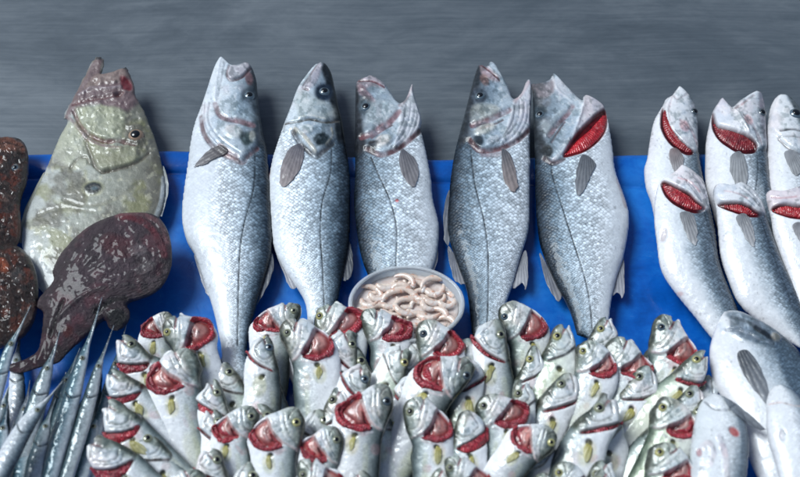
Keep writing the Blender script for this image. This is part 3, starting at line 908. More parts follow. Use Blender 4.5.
# 5: dorsal left, gill torn open
big_fish('sea_bass', 'bass with a wide open bright red gill, rightmost of the five upright ones', 'fish',
    [(531, 84), (532.5, 95), (533.4, 120), (534.5, 147), (535, 172), (535.6, 200), (537, 222), (541, 248), (553.5, 280), (569, 309), (577, 335)],
    [(531, 84), (540, 84), (548.7, 81), (552.5, 74), (556, 75), (565, 86), (576, 97.5), (582, 103), (583.4, 97), (588, 96.7), (598.5, 103), (604.5, 109), (608, 122), (612.5, 150), (615, 172), (624, 197), (628.8, 215), (628, 232), (623, 259), (616, 280), (610.5, 306), (608, 335)],
    'L',
    [('poly', [(531, 84), (554, 73), (576, 97), (583, 104), (579, 118), (571, 135), (562, 151), (552, 162), (540, 160), (533, 140)], 3, (0.56, 0.58, 0.61), 0.5, 3.4, 0.12),
     ('poly', [(582, 104), (584, 96), (589, 96), (600, 103), (605, 110), (598, 114), (587, 122), (577, 133), (570, 140), (577, 120)], 2.5, (0.68, 0.62, 0.64), 0.85, 2.6, 0.0),
     ('poly', [(605, 110), (607, 122), (603, 134), (593, 145), (580, 153), (562, 157), (566, 147), (576, 133), (587, 122), (597, 113)], 2.5, (0.16, 0.01, 0.015), 0.95, -3.0, 0.0),
     ('poly', [(531, 85), (548, 82), (553, 76), (553, 92), (546, 99), (535, 99)], 4, (0.36, 0.25, 0.24), 0.75, -1.5, 0.0),
     ('poly', [(532, 92), (538, 100), (537, 128), (544, 150), (535, 156)], 5, (0.06, 0.07, 0.08), 0.8, 0, 0.15),
     ('spot', (543, 103), (9, 8), (0.22, 0.22, 0.23), 0.6, 0, 0.0),
     ('spot', (539, 115), (9, 10), (0.10, 0.13, 0.15), 0.7, -0.7, 0.0),
     ('line', [(552, 78), (557, 92), (571, 104)], 2, (0.74, 0.76, 0.79), 0.6, 0.8, 0.0),
     ('line', [(571, 108), (565, 117), (556, 126), (548, 137)], 2.6, (0.40, 0.20, 0.21), 0.75, -2.2, 0.0),
     ('line', [(563, 124), (556, 134), (550, 144)], 1.5, (0.30, 0.18, 0.18), 0.6, -1.2, 0.0),
     ('poly', [(540, 124), (554, 116), (563, 112), (552, 128), (544, 138)], 5, (0.44, 0.47, 0.48), 0.6, 1.0, 0.5, 5),
     ('spot', (546, 153), (7, 8), (0.06, 0.07, 0.075), 0.9, 0, 0.0, 4),
     ('line', [(581, 106), (577, 120), (570, 136), (561, 152), (552, 161)], 2.2, (0.70, 0.72, 0.75), 0.8, 1.2, 0.0),
     ('line', [(543, 160), (552, 164), (562, 159)], 2.2, (0.10, 0.05, 0.05), 0.8, -2.0, 0.0),
     ('line', [(617, 180), (622, 196), (625, 206)], 2.6, (0.50, 0.34, 0.34), 0.6, 0, None),
     lateral([(550, 164), (551, 176), (559, 203), (570, 238), (581, 271), (588, 300), (592, 335)])],
    [(539, 115, 4.8, 'silver', 0.55)],
    [('pectoral_fin', [(580, 156), (587, 158), (592, 163), (593, 168), (586, 181), (578, 196), (574, 193), (573, 178), (576, 165)], (582, 158), (577, 196), (0.11, 0.12, 0.14), (0.25, 0.26, 0.28), 'skin', 1.4),
     ('dorsal_fin', [(540, 252), (543, 272), (549, 289), (558, 301), (561, 292), (552, 276)], (547, 268), (557, 300), (0.16, 0.17, 0.19), (0.28, 0.28, 0.30), 'mid', 0),
     ('anal_fin', [(622, 254), (624.5, 270), (623, 297), (618, 293), (612, 296), (614, 284)], (619, 264), (622, 297), FG1, (0.42, 0.42, 0.46), 'mid', 0)],
    gills=[('gill', [(604.5, 114), (606.5, 122), (603, 133), (594, 143.5), (582, 151.5), (568, 155), (562, 156), (569, 149), (577, 140), (588, 131), (598, 120)], (0.34, 0.006, 0.012), (0.66, 0.03, 0.04), -0.5, 0.5)],
    group=BGRP, z=ZB, seed=53, vk=lambda y: 1.05 + (0.80 - 1.05) * sstep(158, 132, y), tail=[(608, 345), (622, 380), (594, 372), (566, 382), (577, 345)])

# ------------------------------------------------------------------ the pale fish at the right, in two overlapping tiers
PALE = [(0.0, (0.07, 0.09, 0.115)), (0.10, (0.13, 0.165, 0.20)), (0.22, (0.30, 0.35, 0.39)), (0.36, (0.58, 0.62, 0.655)), (0.55, (0.74, 0.765, 0.79)),
        (0.8, (0.80, 0.81, 0.825)), (1.0, (0.70, 0.69, 0.71))]
PALED = [(0.0, (0.06, 0.08, 0.105)), (0.16, (0.13, 0.17, 0.21)), (0.36, (0.30, 0.36, 0.41)), (0.50, (0.55, 0.60, 0.64)), (0.68, (0.76, 0.78, 0.80)),
         (1.0, (0.74, 0.74, 0.76))]
WGRP = 'pale gutted fish overlapping in two tiers at the right'
PF1, PF2 = (0.20, 0.21, 0.225), (0.44, 0.45, 0.46)

big_fish('sea_bass', 'pale fish with narrow dark red gill slit, upper tier, beside the bare blue board', 'fish',
    [(679, 86), (686, 93), (692, 101), (696, 111), (697.6, 125), (698, 145), (700, 163), (704, 185), (710, 215), (711, 250), (709, 290), (708, 312)],
    [(679, 86), (674, 93), (671, 97), (666, 99), (662, 107), (654, 121), (650, 139), (647, 159), (644, 170), (646, 188), (651, 202), (656, 222), (668, 250), (688, 290), (700, 312)],
    'R',
    [('poly', [(679, 84), (693, 100), (699, 125), (697, 148), (690, 152), (680, 144), (670, 132), (665, 118), (664, 106), (670, 97)], 3, (0.74, 0.74, 0.76), 0.6, 3.0, 0.05),
     ('poly', [(688, 96), (694, 104), (699, 130), (696, 142), (691, 122), (688, 108)], 4, (0.24, 0.27, 0.30), 0.75, 0, 0.1),
     ('line', [(672, 97), (676, 101), (684, 97), (688, 94)], 1.5, (0.45, 0.40, 0.42), 0.6, -1.4, 0.0),
     ('line', [(671, 98), (667, 112), (668, 122)], 1.5, (0.60, 0.52, 0.54), 0.5, -1.0, 0.0),
     ('spot', (682, 128), (6, 8, -30), (0.68, 0.46, 0.47), 0.7, 0, 0.0),
     ('line', [(678, 122), (686, 128), (693, 140), (696, 148)], 1.8, (0.50, 0.36, 0.38), 0.6, -1.5, 0.0),
     ('line', [(684, 120), (691, 132), (696, 142)], 1.2, (0.40, 0.38, 0.41), 0.6, -1.0, 0.0),
     ('poly', [(662, 108), (666, 125), (673, 136), (683, 146), (692, 153), (684, 155), (671, 147), (663, 137), (659, 124)], 2, (0.10, 0.008, 0.012), 0.9, -2.0, 0.0)],
    [(693, 112, 4.2, 'dark', 0.6)],
    [('pectoral_fin', [(668, 150), (676, 150), (681, 160), (680, 176), (672, 172), (667, 160)], (672, 151), (678, 176), (0.24, 0.18, 0.18), (0.40, 0.40, 0.41), 'skin', 1.0)],
    gills=[('gill', [(663.5, 110), (667, 124), (674, 136), (684, 146), (691, 152), (684, 152.5), (672, 145), (665, 136), (661.5, 124)], REDL, (0.36, 0.015, 0.02), 0.0, 0.5)],
    group=WGRP, z=ramp_z(90, 0.022, 320, 0.014), base=PALE, mat=M_WHITE, seed=61, ratio=0.45, gloss=0.5, scale=0.7, metal=0.35, tail=None)

big_fish('sea_bass', 'pale fish with red gill and long grey back, lower tier, nearest the bare blue board', 'fish',
    [(681, 165), (690, 171), (698, 178), (704, 185), (710, 210), (715, 234), (719, 263), (729, 290), (738, 312), (742, 332)],
    [(681, 165), (676, 171), (670, 176), (662, 180), (657, 189), (654, 214), (657, 244), (661.7, 271), (677.7, 295), (694, 315), (707, 332), (722, 350)],
    'R',
    [('poly', [(681, 163), (692, 170), (704, 184), (708, 208), (700, 210), (692, 202), (684, 194), (672, 187), (661, 182), (668, 175)], 3, (0.76, 0.76, 0.78), 0.75, 3.2, 0.0)] +
    stripes([[(686, 174), (696, 184), (702, 198), (706, 208)], [(691, 176), (699, 186), (705, 200)], [(679, 178), (690, 188), (699, 202)], [(684, 184), (692, 194), (699, 204)]], 1.2, (0.36, 0.38, 0.42), 0.75, -1.3) +
    [('line', [(676, 180), (688, 184), (697, 194)], 1.4, (0.70, 0.46, 0.48), 0.6, 0, 0.0),
     ('poly', [(661, 182), (673, 187), (686, 194), (695, 203), (703, 210), (692, 213), (678, 208), (668, 201), (662, 192)], 2, (0.12, 0.008, 0.012), 0.95, -2.6, 0.0),
     ('poly', [(696, 214), (704, 212), (718, 262), (735, 312), (722, 306), (706, 262)], 6, (0.24, 0.285, 0.33), 0.65, 0, 1.6),
     ('spot', (662, 235), (4, 9, 10), (0.50, 0.42, 0.42), 0.5, -0.8, None),
     ('spot', (679, 294), (4, 3), (0.62, 0.42, 0.42), 0.5, 0, None),
     ('line', [(702, 212), (709, 235), (716, 262), (728, 292)], 1.1, (0.08, 0.10, 0.12), 0.6, -0.4, None)],
    [],
    [('pectoral_fin', [(677, 214), (687, 213), (693, 222), (694, 238), (692, 246), (685, 238), (680, 226)], (682, 214), (692, 246), (0.22, 0.23, 0.25), (0.50, 0.50, 0.51), 'skin', 1.0)],
    gills=[('gill', [(662.5, 184), (673, 188), (686, 196), (694, 204), (701, 209), (692, 210.5), (680, 206.5), (670, 200), (664, 192)], REDL, REDH, -0.6, 0.45)],
    group=WGRP, z=ramp_z(165, 0.052, 330, 0.030), base=PALED, mat=M_WHITE, seed=67, ratio=0.45, gloss=0.5, scale=0.8, metal=0.35)

big_fish('sea_bass', 'pale fish with raised white throat flap over a wide dark red gill, upper tier', 'fish',
    [(755, 92), (761, 94), (764, 103), (765.6, 125), (766.5, 145), (769, 180), (777, 215), (782, 250), (786, 300)],
    [(755, 92), (748, 96), (740, 101), (731, 109), (726, 103), (722, 98), (718, 103), (713, 111), (710, 121), (706, 141), (705, 165), (705.5, 182), (710, 202), (722, 240), (745, 280), (766, 304)],
    'R',
    [('poly', [(755, 90), (764, 100), (767, 145), (756, 150), (750, 142), (744, 134), (734, 118), (732, 108), (742, 100)], 3, (0.72, 0.72, 0.74), 0.5, 3.0, 0.1),
     ('poly', [(722, 97), (731, 110), (738, 118), (746, 135), (735, 131), (722, 127), (715, 124), (713, 112)], 2.5, (0.78, 0.77, 0.79), 0.8, 2.6, 0.0),
     ('poly', [(757, 94), (763, 97), (766, 125), (767, 145), (760, 138), (757, 118)], 4, (0.26, 0.25, 0.28), 0.75, 0, 0.1),
     ('line', [(733, 110), (740, 106), (746, 101), (752, 97)], 1.6, (0.50, 0.36, 0.37), 0.6, -1.4, 0.0),
     ('spot', (745, 122), (5, 7, -35), (0.66, 0.44, 0.45), 0.7, 0, 0.0)] +
    stripes([[(740, 116), (748, 124), (755, 136), (759, 147)], [(744, 122), (751, 131), (756, 144)]], 1.2, (0.42, 0.36, 0.38), 0.7, -1.3) +
    [('poly', [(712, 113), (715, 125), (722, 128), (735, 132), (746, 137), (754, 146), (751, 153), (736, 153), (725, 147), (716, 139), (711, 127)], 2, (0.10, 0.006, 0.010), 0.95, -3.0, 0.0),
     ('poly', [(756, 152), (766, 150), (772, 190), (778, 220), (768, 210), (760, 180)], 5, (0.15, 0.19, 0.23), 0.75, 0, 1.8),
     ('line', [(754, 152), (755, 170), (752, 190)], 1.4, (0.10, 0.12, 0.14), 0.6, -0.5, None)],
    [(760, 113, 4.4, 'dark', 0.6)],
    [('pectoral_fin', [(727, 158), (736, 152), (741, 158), (744, 172), (742, 186), (734, 186), (728, 176)], (735, 154), (738, 188), (0.26, 0.27, 0.29), (0.40, 0.41, 0.42), 'skin', 1.0)],
    gills=[('gill', [(712.5, 117), (716, 126), (723, 129), (735, 133), (746, 138.5), (752.5, 146), (750, 150.5), (736, 151), (726, 145.5), (717, 138), (712.5, 127)], (0.13, 0.004, 0.008), (0.30, 0.012, 0.018), -1.0, 0.4)],
    group=WGRP, z=ramp_z(90, 0.022, 300, 0.014), base=PALE, mat=M_WHITE, seed=71, ratio=0.45, gloss=0.5, scale=0.8, metal=0.35)

big_fish('sea_bass', 'pale fish with thin red gill slit under frilled white cover, middle of lower tier', 'fish',
    [(740, 183), (752, 191), (761, 203), (764, 212), (772, 235), (782, 262), (796, 292), (806, 318), (812, 340)],
    [(740, 183), (730, 187), (722, 185), (715, 186), (713, 196), (716, 209), (718, 230), (721, 257), (730, 284), (739, 303), (757, 320), (777, 334), (800, 348)],
    'R',
    [('poly', [(740, 182), (753, 191), (763, 208), (763, 216), (752, 213), (744, 206), (733, 203), (718, 203), (713, 195), (716, 185)], 3, (0.76, 0.76, 0.78), 0.75, 3.2, 0.0)] +
    stripes([[(738, 190), (748, 198), (757, 208), (762, 214)], [(744, 190), (753, 199), (761, 211)], [(731, 194), (742, 199), (752, 208)], [(748, 192), (757, 203)]], 1.2, (0.36, 0.38, 0.42), 0.75, -1.3) +
    [('line', [(722, 193), (734, 195), (744, 200)], 1.4, (0.72, 0.52, 0.54), 0.5, 0, 0.0),
     ('poly', [(717, 204), (734, 203), (745, 206), (753, 212), (762, 216), (748, 217), (733, 213), (721, 208)], 2, (0.12, 0.008, 0.012), 0.95, -2.4, 0.0),
     ('poly', [(756, 218), (766, 218), (782, 264), (800, 312), (784, 300), (768, 262)], 6, (0.15, 0.19, 0.235), 0.75, 0, 1.8),
     ('line', [(758, 218), (770, 255), (788, 300)], 1.1, (0.08, 0.10, 0.12), 0.6, -0.4, None)],
    [],
    [('pectoral_fin', [(733, 218), (742, 214), (748, 222), (751, 238), (750, 248), (743, 240), (737, 228)], (739, 216), (750, 248), (0.22, 0.23, 0.25), (0.50, 0.50, 0.51), 'skin', 1.0)],
    gills=[('gill', [(719, 205), (734, 204.5), (744, 207), (752, 212.5), (759, 215), (748, 215.5), (734, 212), (722, 207.5)], REDL, REDH, -0.6, 0.45)],
    group=WGRP, z=ramp_z(185, 0.054, 340, 0.032), base=PALED, mat=M_WHITE, seed=73, ratio=0.45, gloss=0.5, scale=0.9, metal=0.35)

big_fish('sea_bass', 'pale upper tier fish with closed gill cover and round eye, at the right edge', 'fish',
    [(779, 95), (788, 97), (798, 108), (806, 125), (812, 150), (818, 190), (822, 230), (822, 300)],
    [(779, 95), (774, 100), (770, 109), (767, 127), (766.4, 145), (768, 168), (770, 200), (778, 250), (800, 300)],
    'R',
    [('poly', [(779, 94), (790, 97), (806, 122), (810, 146), (798, 152), (786, 146), (776, 136), (768, 124)], 3, (0.70, 0.71, 0.72), 0.5, 2.4, 0.15),
     ('poly', [(786, 96), (796, 104), (812, 140), (806, 140), (798, 124), (790, 108)], 4, (0.14, 0.16, 0.17), 0.8, 0, 0.1),
     ('line', [(778, 132), (790, 131), (804, 134)], 1.6, (0.18, 0.18, 0.19), 0.8, -1.8, 0.0),
     ('line', [(776, 138), (790, 138), (804, 141)], 1.3, (0.34, 0.34, 0.35), 0.7, -1.2, 0.0),
     ('line', [(777, 140), (786, 149), (800, 155), (810, 152)], 1.8, (0.26, 0.24, 0.24), 0.7, -1.6, 0.0),
     ('spot', (784, 112), (4, 4), (0.50, 0.50, 0.50), 0.6, 0.6, 0.0)],
    [(793, 114, 6.2, 'silver', 0.6)],
    [('pectoral_fin', [(781, 154), (790, 151), (797, 158), (798, 172), (792, 176), (786, 168)], (787, 153), (796, 176), (0.26, 0.27, 0.29), (0.40, 0.41, 0.42), 'skin', 1.0)],
    group=WGRP, z=ramp_z(95, 0.023, 300, 0.014), base=PALE, mat=M_WHITE, seed=79, ratio=0.45, gloss=0.5, scale=0.6, metal=0.35)

big_fish('sea_bass', 'pale fish with bright red gill at the right photo edge, lower tier', 'fish',
    [(806, 186), (822, 195), (832, 215), (836, 260), (840, 330)],
    [(806, 186), (798, 188), (789, 191), (780, 193), (770, 191), (766, 195), (768, 207), (771, 218), (773, 232), (777, 245), (788, 276), (800, 312), (812, 335)],
    'R',
    [('poly', [(806, 184), (824, 196), (826, 214), (806, 210), (790, 205), (780, 205), (769, 210), (765, 196), (772, 190)], 3, (0.72, 0.64, 0.66), 0.75, 3.2, 0.0),
     ('line', [(770, 199), (782, 200), (796, 198)], 1.5, (0.60, 0.40, 0.42), 0.6, -0.8, 0.0),
     ('poly', [(770, 210), (780, 205), (792, 206), (812, 210), (812, 220), (796, 219), (784, 217)], 2, (0.14, 0.008, 0.012), 0.95, -2.4, 0.0),
     ('spot', (795, 228), (7, 5), (0.20, 0.20, 0.22), 0.7, 0, 0.3, 4)],
    [],
    [('pectoral_fin', [(789, 226), (796, 223), (804, 232), (806, 248), (800, 246), (793, 236)], (795, 225), (805, 248), (0.20, 0.20, 0.22), (0.48, 0.48, 0.49), 'skin', 1.0)],
    gills=[('gill', [(771, 210.5), (780, 206), (792, 207), (812, 211), (812, 219), (796, 218), (784, 216)], (0.28, 0.005, 0.010), (0.56, 0.02, 0.03), -0.6, 0.45)],
    group=WGRP, z=ramp_z(188, 0.056, 335, 0.034), base=PALED, mat=M_WHITE, seed=83, ratio=0.42, gloss=0.5, scale=0.6, metal=0.35)

# sea bream with dark back and fin, then the blurred pale fish in the right corner
big_fish('sea_bream', 'deep bodied grey backed bream with a dark side fin, below the two tiers', 'fish',
    [(724, 312), (736, 311), (752, 318), (776, 332), (798, 352), (816, 378), (826, 410), (824, 450), (812, 500)],
    [(724, 312), (719, 320), (713, 335), (709.5, 352), (711, 370), (716, 386), (728, 408), (742, 440), (756, 474), (772, 500)],
    'R',
    [('poly', [(726, 312), (752, 317), (778, 334), (770, 346), (752, 344), (734, 338), (726, 328)], 5, (0.22, 0.26, 0.30), 0.9, 1.5, 0.0, 6),
     ('line', [(730, 318), (744, 322), (756, 330)], 3.0, (0.16, 0.18, 0.20), 0.6, -0.8, 0.0),
     ('line', [(724, 330), (740, 332), (756, 340), (770, 344)], 2.0, (0.32, 0.34, 0.37), 0.7, -1.8, 0.0),
     ('line', [(752, 328), (764, 336), (772, 345)], 4.5, (0.06, 0.07, 0.085), 0.8, -0.8, 0.0),
     ('spot', (772, 338), (7, 5, 40), (0.44, 0.40, 0.34), 0.7, 0.8, 0.0, 4),
     ('poly', [(770, 344), (790, 350), (816, 400), (800, 420), (782, 384)], 7, (0.15, 0.20, 0.25), 0.8, 0, 1.6),
     ('spot', (722, 325), (7, 10, 20), (0.72, 0.73, 0.75), 0.7, 1.2, 0.0)],
    [],
    [('pectoral_fin', [(733, 354), (741, 350), (748, 356), (755, 368), (761, 385), (766, 408), (756, 398), (746, 386), (737, 370)], (738, 353), (764, 408), (0.07, 0.08, 0.095), (0.26, 0.28, 0.31), 'skin', 1.4)],
    z=ramp_z(312, 0.058, 500, 0.055), base=PALED, mat=M_WHITE, seed=91, ratio=0.42, gloss=0.4, scale=0.55, metal=0.35)

big_fish('pale_fish', 'smooth white fish belly with a red nick, in front of the dark finned bream', 'fish',
    [(712, 394), (726, 398), (740, 412), (747, 432), (748, 456), (744, 490), (736, 520)],
    [(712, 394), (703, 400), (697, 412), (693, 430), (690, 455), (690, 490), (698, 520)],
    'R',
    [('spot', (731, 431), (8, 5, 40), (0.50, 0.10, 0.09), 0.8, -1.2, 0.0, 4),
     ('line', [(700, 446), (706, 442), (710, 452), (707, 464)], 4.5, (0.66, 0.54, 0.56), 0.35, 0.5, 0.0),
     ('spot', (697, 452), (3.2, 5), (0.40, 0.16, 0.18), 0.6, -1.0, 0.0),
     ('line', [(716, 436), (722, 456), (724, 480)], 5, (0.70, 0.60, 0.60), 0.4, 0.8, 0.0),
     ('line', [(704, 402), (712, 408), (724, 410), (734, 406)], 2.0, (0.30, 0.31, 0.33), 0.6, -1.6, 0.0),
     ('line', [(735, 404), (741, 430), (742, 470)], 6, (0.26, 0.30, 0.34), 0.7, 0, 1.2)],
    [],
    [('pelvic_fin', [(722, 399), (734, 403), (748, 414), (765, 430), (752, 428), (738, 418), (728, 410)], (726, 402), (764, 431), (0.30, 0.34, 0.38), (0.10, 0.11, 0.13), 'skin', 1.5)],
    z=ramp_z(394, 0.088, 520, 0.085), base=[(0, (0.16, 0.20, 0.24)), (0.16, (0.34, 0.39, 0.43)), (0.32, (0.66, 0.69, 0.71)), (0.5, (0.80, 0.815, 0.83)), (1, (0.60, 0.63, 0.65))],
    mat=M_WHITE, seed=93, ratio=0.45, gloss=0.4, scale=0.35, metal=0.25)

big_fish('pale_fish', 'plain white fish, belly up, in the lower right corner of the stall', 'fish',
    [(780, 385), (790, 389), (800, 398), (812, 420), (818, 455), (816, 510)],
    [(780, 385), (772, 388), (767.5, 397), (766, 414), (768, 438), (774, 458), (780, 480), (788, 510)],
    'R',
    [('line', [(768, 404), (778, 402), (790, 405), (800, 406)], 1.4, (0.62, 0.52, 0.50), 0.6, -1.2, 0.0),
     ('spot', (780, 434), (4, 8), (0.52, 0.52, 0.54), 0.5, -0.5, 0.0)],
    [], [],
    z=ramp_z(385, 0.090, 510, 0.086), base=[(0, (0.20, 0.24, 0.28)), (0.25, (0.46, 0.51, 0.55)), (0.42, (0.72, 0.74, 0.765)), (0.5, (0.80, 0.815, 0.83)), (1, (0.70, 0.71, 0.73))],
    mat=M_WHITE, seed=95, ratio=0.45, gloss=0.4, scale=0.35, metal=0.25)

# ------------------------------------------------------------------ john dory
def dory_post(x, y, b, col, sc, gl, mt):
    n = fbm(x, y, 16, 7); n2 = fbm(x * 1.0, y * 1.0, 6, 9)
    yel = np.array((0.33, 0.325, 0.17)); w = (sstep(0.46, 0.70, n) * 0.6)[..., None]
    col = col * (1 - w) + yel * w
    dk = np.array((0.17, 0.16, 0.13)); w = (sstep(0.50, 0.70, fbm(x, y, 20, 31)) * 0.70)[..., None]
    col = col * (1 - w) + dk * w
    sp = (sstep(0.64, 0.76, n2) * 0.5)[..., None]
    col = col * (1 - sp) + np.array((0.62, 0.60, 0.48)) * sp
    return col, sc, gl, mt


def dory_relief(x, y, b):
    hd = sstep(168, 140, y)
    rid = 1 - np.abs(2 * fbm(x, y, 12, 19) - 1) * 2.2
    return ((fbm(x, y, 9, 3) - 0.5) * 1.3 + hd * (rid * 1.9 + (fbm(x, y, 3.5, 23, 2) - 0.5) * 1.6)) * sstep(0, 8, b.d)


big_fish('john_dory', 'flat mottled olive fish with a dark thumb spot and upturned mouth', 'fish',
    [(126, 67), (132, 78), (137, 97), (144, 112), (150, 126), (156, 142), (161, 160), (164.5, 180), (165, 196), (160, 217), (146, 245), (112, 272), (76, 286), (54, 296)],
    [(126, 67), (113, 72.5), (104, 75), (101, 75), (103.5, 66), (103, 59), (98, 57), (92, 61), (85, 76), (77, 91), (69, 106), (64, 117), (68, 122), (61, 135), (52, 156), (42, 180), (31, 204), (24, 225), (22, 246), (29, 266), (36, 284), (44, 294)],
    'R',
    [('poly', [(126, 66), (134, 84), (140, 100), (128, 112), (112, 108), (92, 106), (72, 116), (66, 116), (78, 90), (94, 60), (103, 58), (103, 74)], 5, (0.25, 0.18, 0.185), 0.92, 1.0, 0.0),
     ('poly', [(100, 75), (112, 73), (124, 69), (128, 78), (118, 84), (102, 86), (90, 92), (90, 84)], 4, (0.36, 0.29, 0.26), 0.7, 1.8, 0.0),
     ('line', [(80, 96), (94, 90), (110, 90), (122, 88)], 2.2, (0.42, 0.36, 0.38), 0.6, 1.6, 0.0),
     ('line', [(74, 106), (92, 101), (110, 98), (124, 94)], 2.6, (0.20, 0.10, 0.10), 0.7, -2.0, 0.0),
     ('poly', [(122, 78), (131, 82), (132, 91), (124, 90)], 3, (0.24, 0.05, 0.06), 0.85, -1.5, 0.0),
     ('spot', (125, 68), (3, 3), (0.05, 0.05, 0.05), 0.8, 0, 0.0),
     ('spot', (99, 59), (4, 3), (0.08, 0.07, 0.07), 0.8, 0.5, 0.0),
     ('poly', [(78, 110), (104, 108), (124, 112), (126, 130), (116, 140), (96, 136), (84, 124)], 6, (0.46, 0.47, 0.36), 0.8, 1.8, 0.0, 9),
     ('line', [(68, 118), (76, 124), (84, 134), (92, 142), (108, 148), (124, 150)], 3.0, (0.36, 0.27, 0.27), 0.8, 2.2, 0.0),
     ('line', [(76, 114), (82, 126), (92, 136), (106, 142), (124, 142), (136, 146)], 3.2, (0.25, 0.15, 0.14), 0.75, -2.4, 0.0),
     ('line', [(88, 142), (93, 155), (97, 166), (104, 172), (112, 170)], 2.6, (0.20, 0.18, 0.14), 0.7, -2.4, 0.0),
     ('poly', [(92, 146), (112, 150), (136, 148), (138, 162), (118, 168), (104, 170), (97, 160)], 5, (0.40, 0.40, 0.28), 0.7, 2.2, 0.0, 7),
     ('line', [(104, 173), (118, 170), (136, 164), (150, 154)], 2.2, (0.16, 0.14, 0.11), 0.7, -2.2, 0.0),
     ('spot', (137, 136), (13, 14), (0.20, 0.19, 0.16), 0.7, 1.8, 0.0),
     ('poly', [(68, 122), (84, 140), (94, 164), (76, 168), (58, 160), (54, 152)], 7, (0.55, 0.56, 0.48), 0.6, 0.6, 0.0),
     ('line', [(73, 168), (80, 160), (88, 158), (92, 164)], 2.2, (0.24, 0.22, 0.17), 0.6, -1.8, 0.0),
     ('spot', (95.5, 188.5), (14, 9.5, -8), (0.46, 0.45, 0.30), 0.7, 0.3, 0.0),
     ('spot', (95.5, 188.5), (11.5, 7.5, -8), (0.028, 0.040, 0.042), 0.97, 0.4, 0.0, 3),
     ('spot', (97, 189), (4.5, 2.4, -8), (0.14, 0.20, 0.22), 0.7, 0, 0.0),
     ('line', [(66, 200), (90, 206), (116, 200), (140, 184)], 3, (0.30, 0.29, 0.22), 0.5, -0.8, 0.0),
     ('line', [(40, 215), (64, 208), (96, 212)], 3, (0.32, 0.31, 0.24), 0.45, -0.8, 0.0),
     ('line', [(164, 178), (162, 200), (156, 218)], 3.2, (0.62, 0.66, 0.68), 0.7, 0.4, 0.0),
     ('poly', [(24, 226), (40, 250), (56, 280), (50, 296), (34, 282), (24, 256)], 8, (0.62, 0.65, 0.66), 0.7, 0, 0.0)],
    [(137.5, 136, 7.8, 'orange', 0.56)],
    [('dorsal_fin', [(163, 166), (168, 180), (168, 196), (163, 214), (160, 214), (164, 194)], (163, 176), (165, 212), (0.36, 0.38, 0.36), (0.55, 0.58, 0.58), 'mid', 0),
     ('anal_fin', [(44, 172), (34, 190), (23, 214), (19, 236), (22, 242), (28, 216), (40, 186)], (40, 186), (22, 236), (0.44, 0.45, 0.36), (0.5, 0.5, 0.42), 'mid', 0)],
    base=[(0, (0.22, 0.21, 0.18)), (0.2, (0.30, 0.30, 0.255)), (0.5, (0.41, 0.42, 0.37)), (0.8, (0.52, 0.54, 0.50)), (1, (0.53, 0.55, 0.54))],
    mat=M_DORY, seed=101, ratio=0.21, gloss=0.2, scale=0.0, z=0.022, post=dory_post, extra=dory_relief)

# ------------------------------------------------------------------ dark slimy flat fish
def monk_post(x, y, b, col, sc, gl, mt):
    n = fbm(x, y, 14, 5); n2 = fbm(x, y, 5, 8)
    w = (sstep(0.5, 0.72, n) * 0.6)[..., None]
    col = col * (1 - w) + np.array((0.065, 0.048, 0.054)) * w
    w = (sstep(0.55, 0.75, fbm(x, y, 20, 77)) * 0.6)[..., None]
    col = col * (1 - w) + np.array((0.19, 0.075, 0.095)) * w
    w = (sstep(0.66, 0.76, n2) * 0.5)[..., None]
    col = col * (1 - w) + np.array((0.22, 0.17, 0.185)) * w
    return col, sc, gl, mt


def monk_relief(x, y, b):
    e = sstep(0, 7, b.d)
    ang = np.arctan2(y - 300, x - 55)
    rays = np.sin(ang * 38 + 3 * fbm(x, y, 22, 2)) * sstep(30, 60, np.hypot(x - 55, y - 300)) * sstep(128, 96, np.hypot(x - 55, y - 300))
    return e * (((fbm(x, y, 18, 3, 3) - 0.5) * 3.8 + (fbm(x, y, 6, 13, 2) - 0.5) * 1.8) * (0.30 + 0.95 * sstep(80, 150, x + 0.4 * (y - 240))) + rays * 0.4)


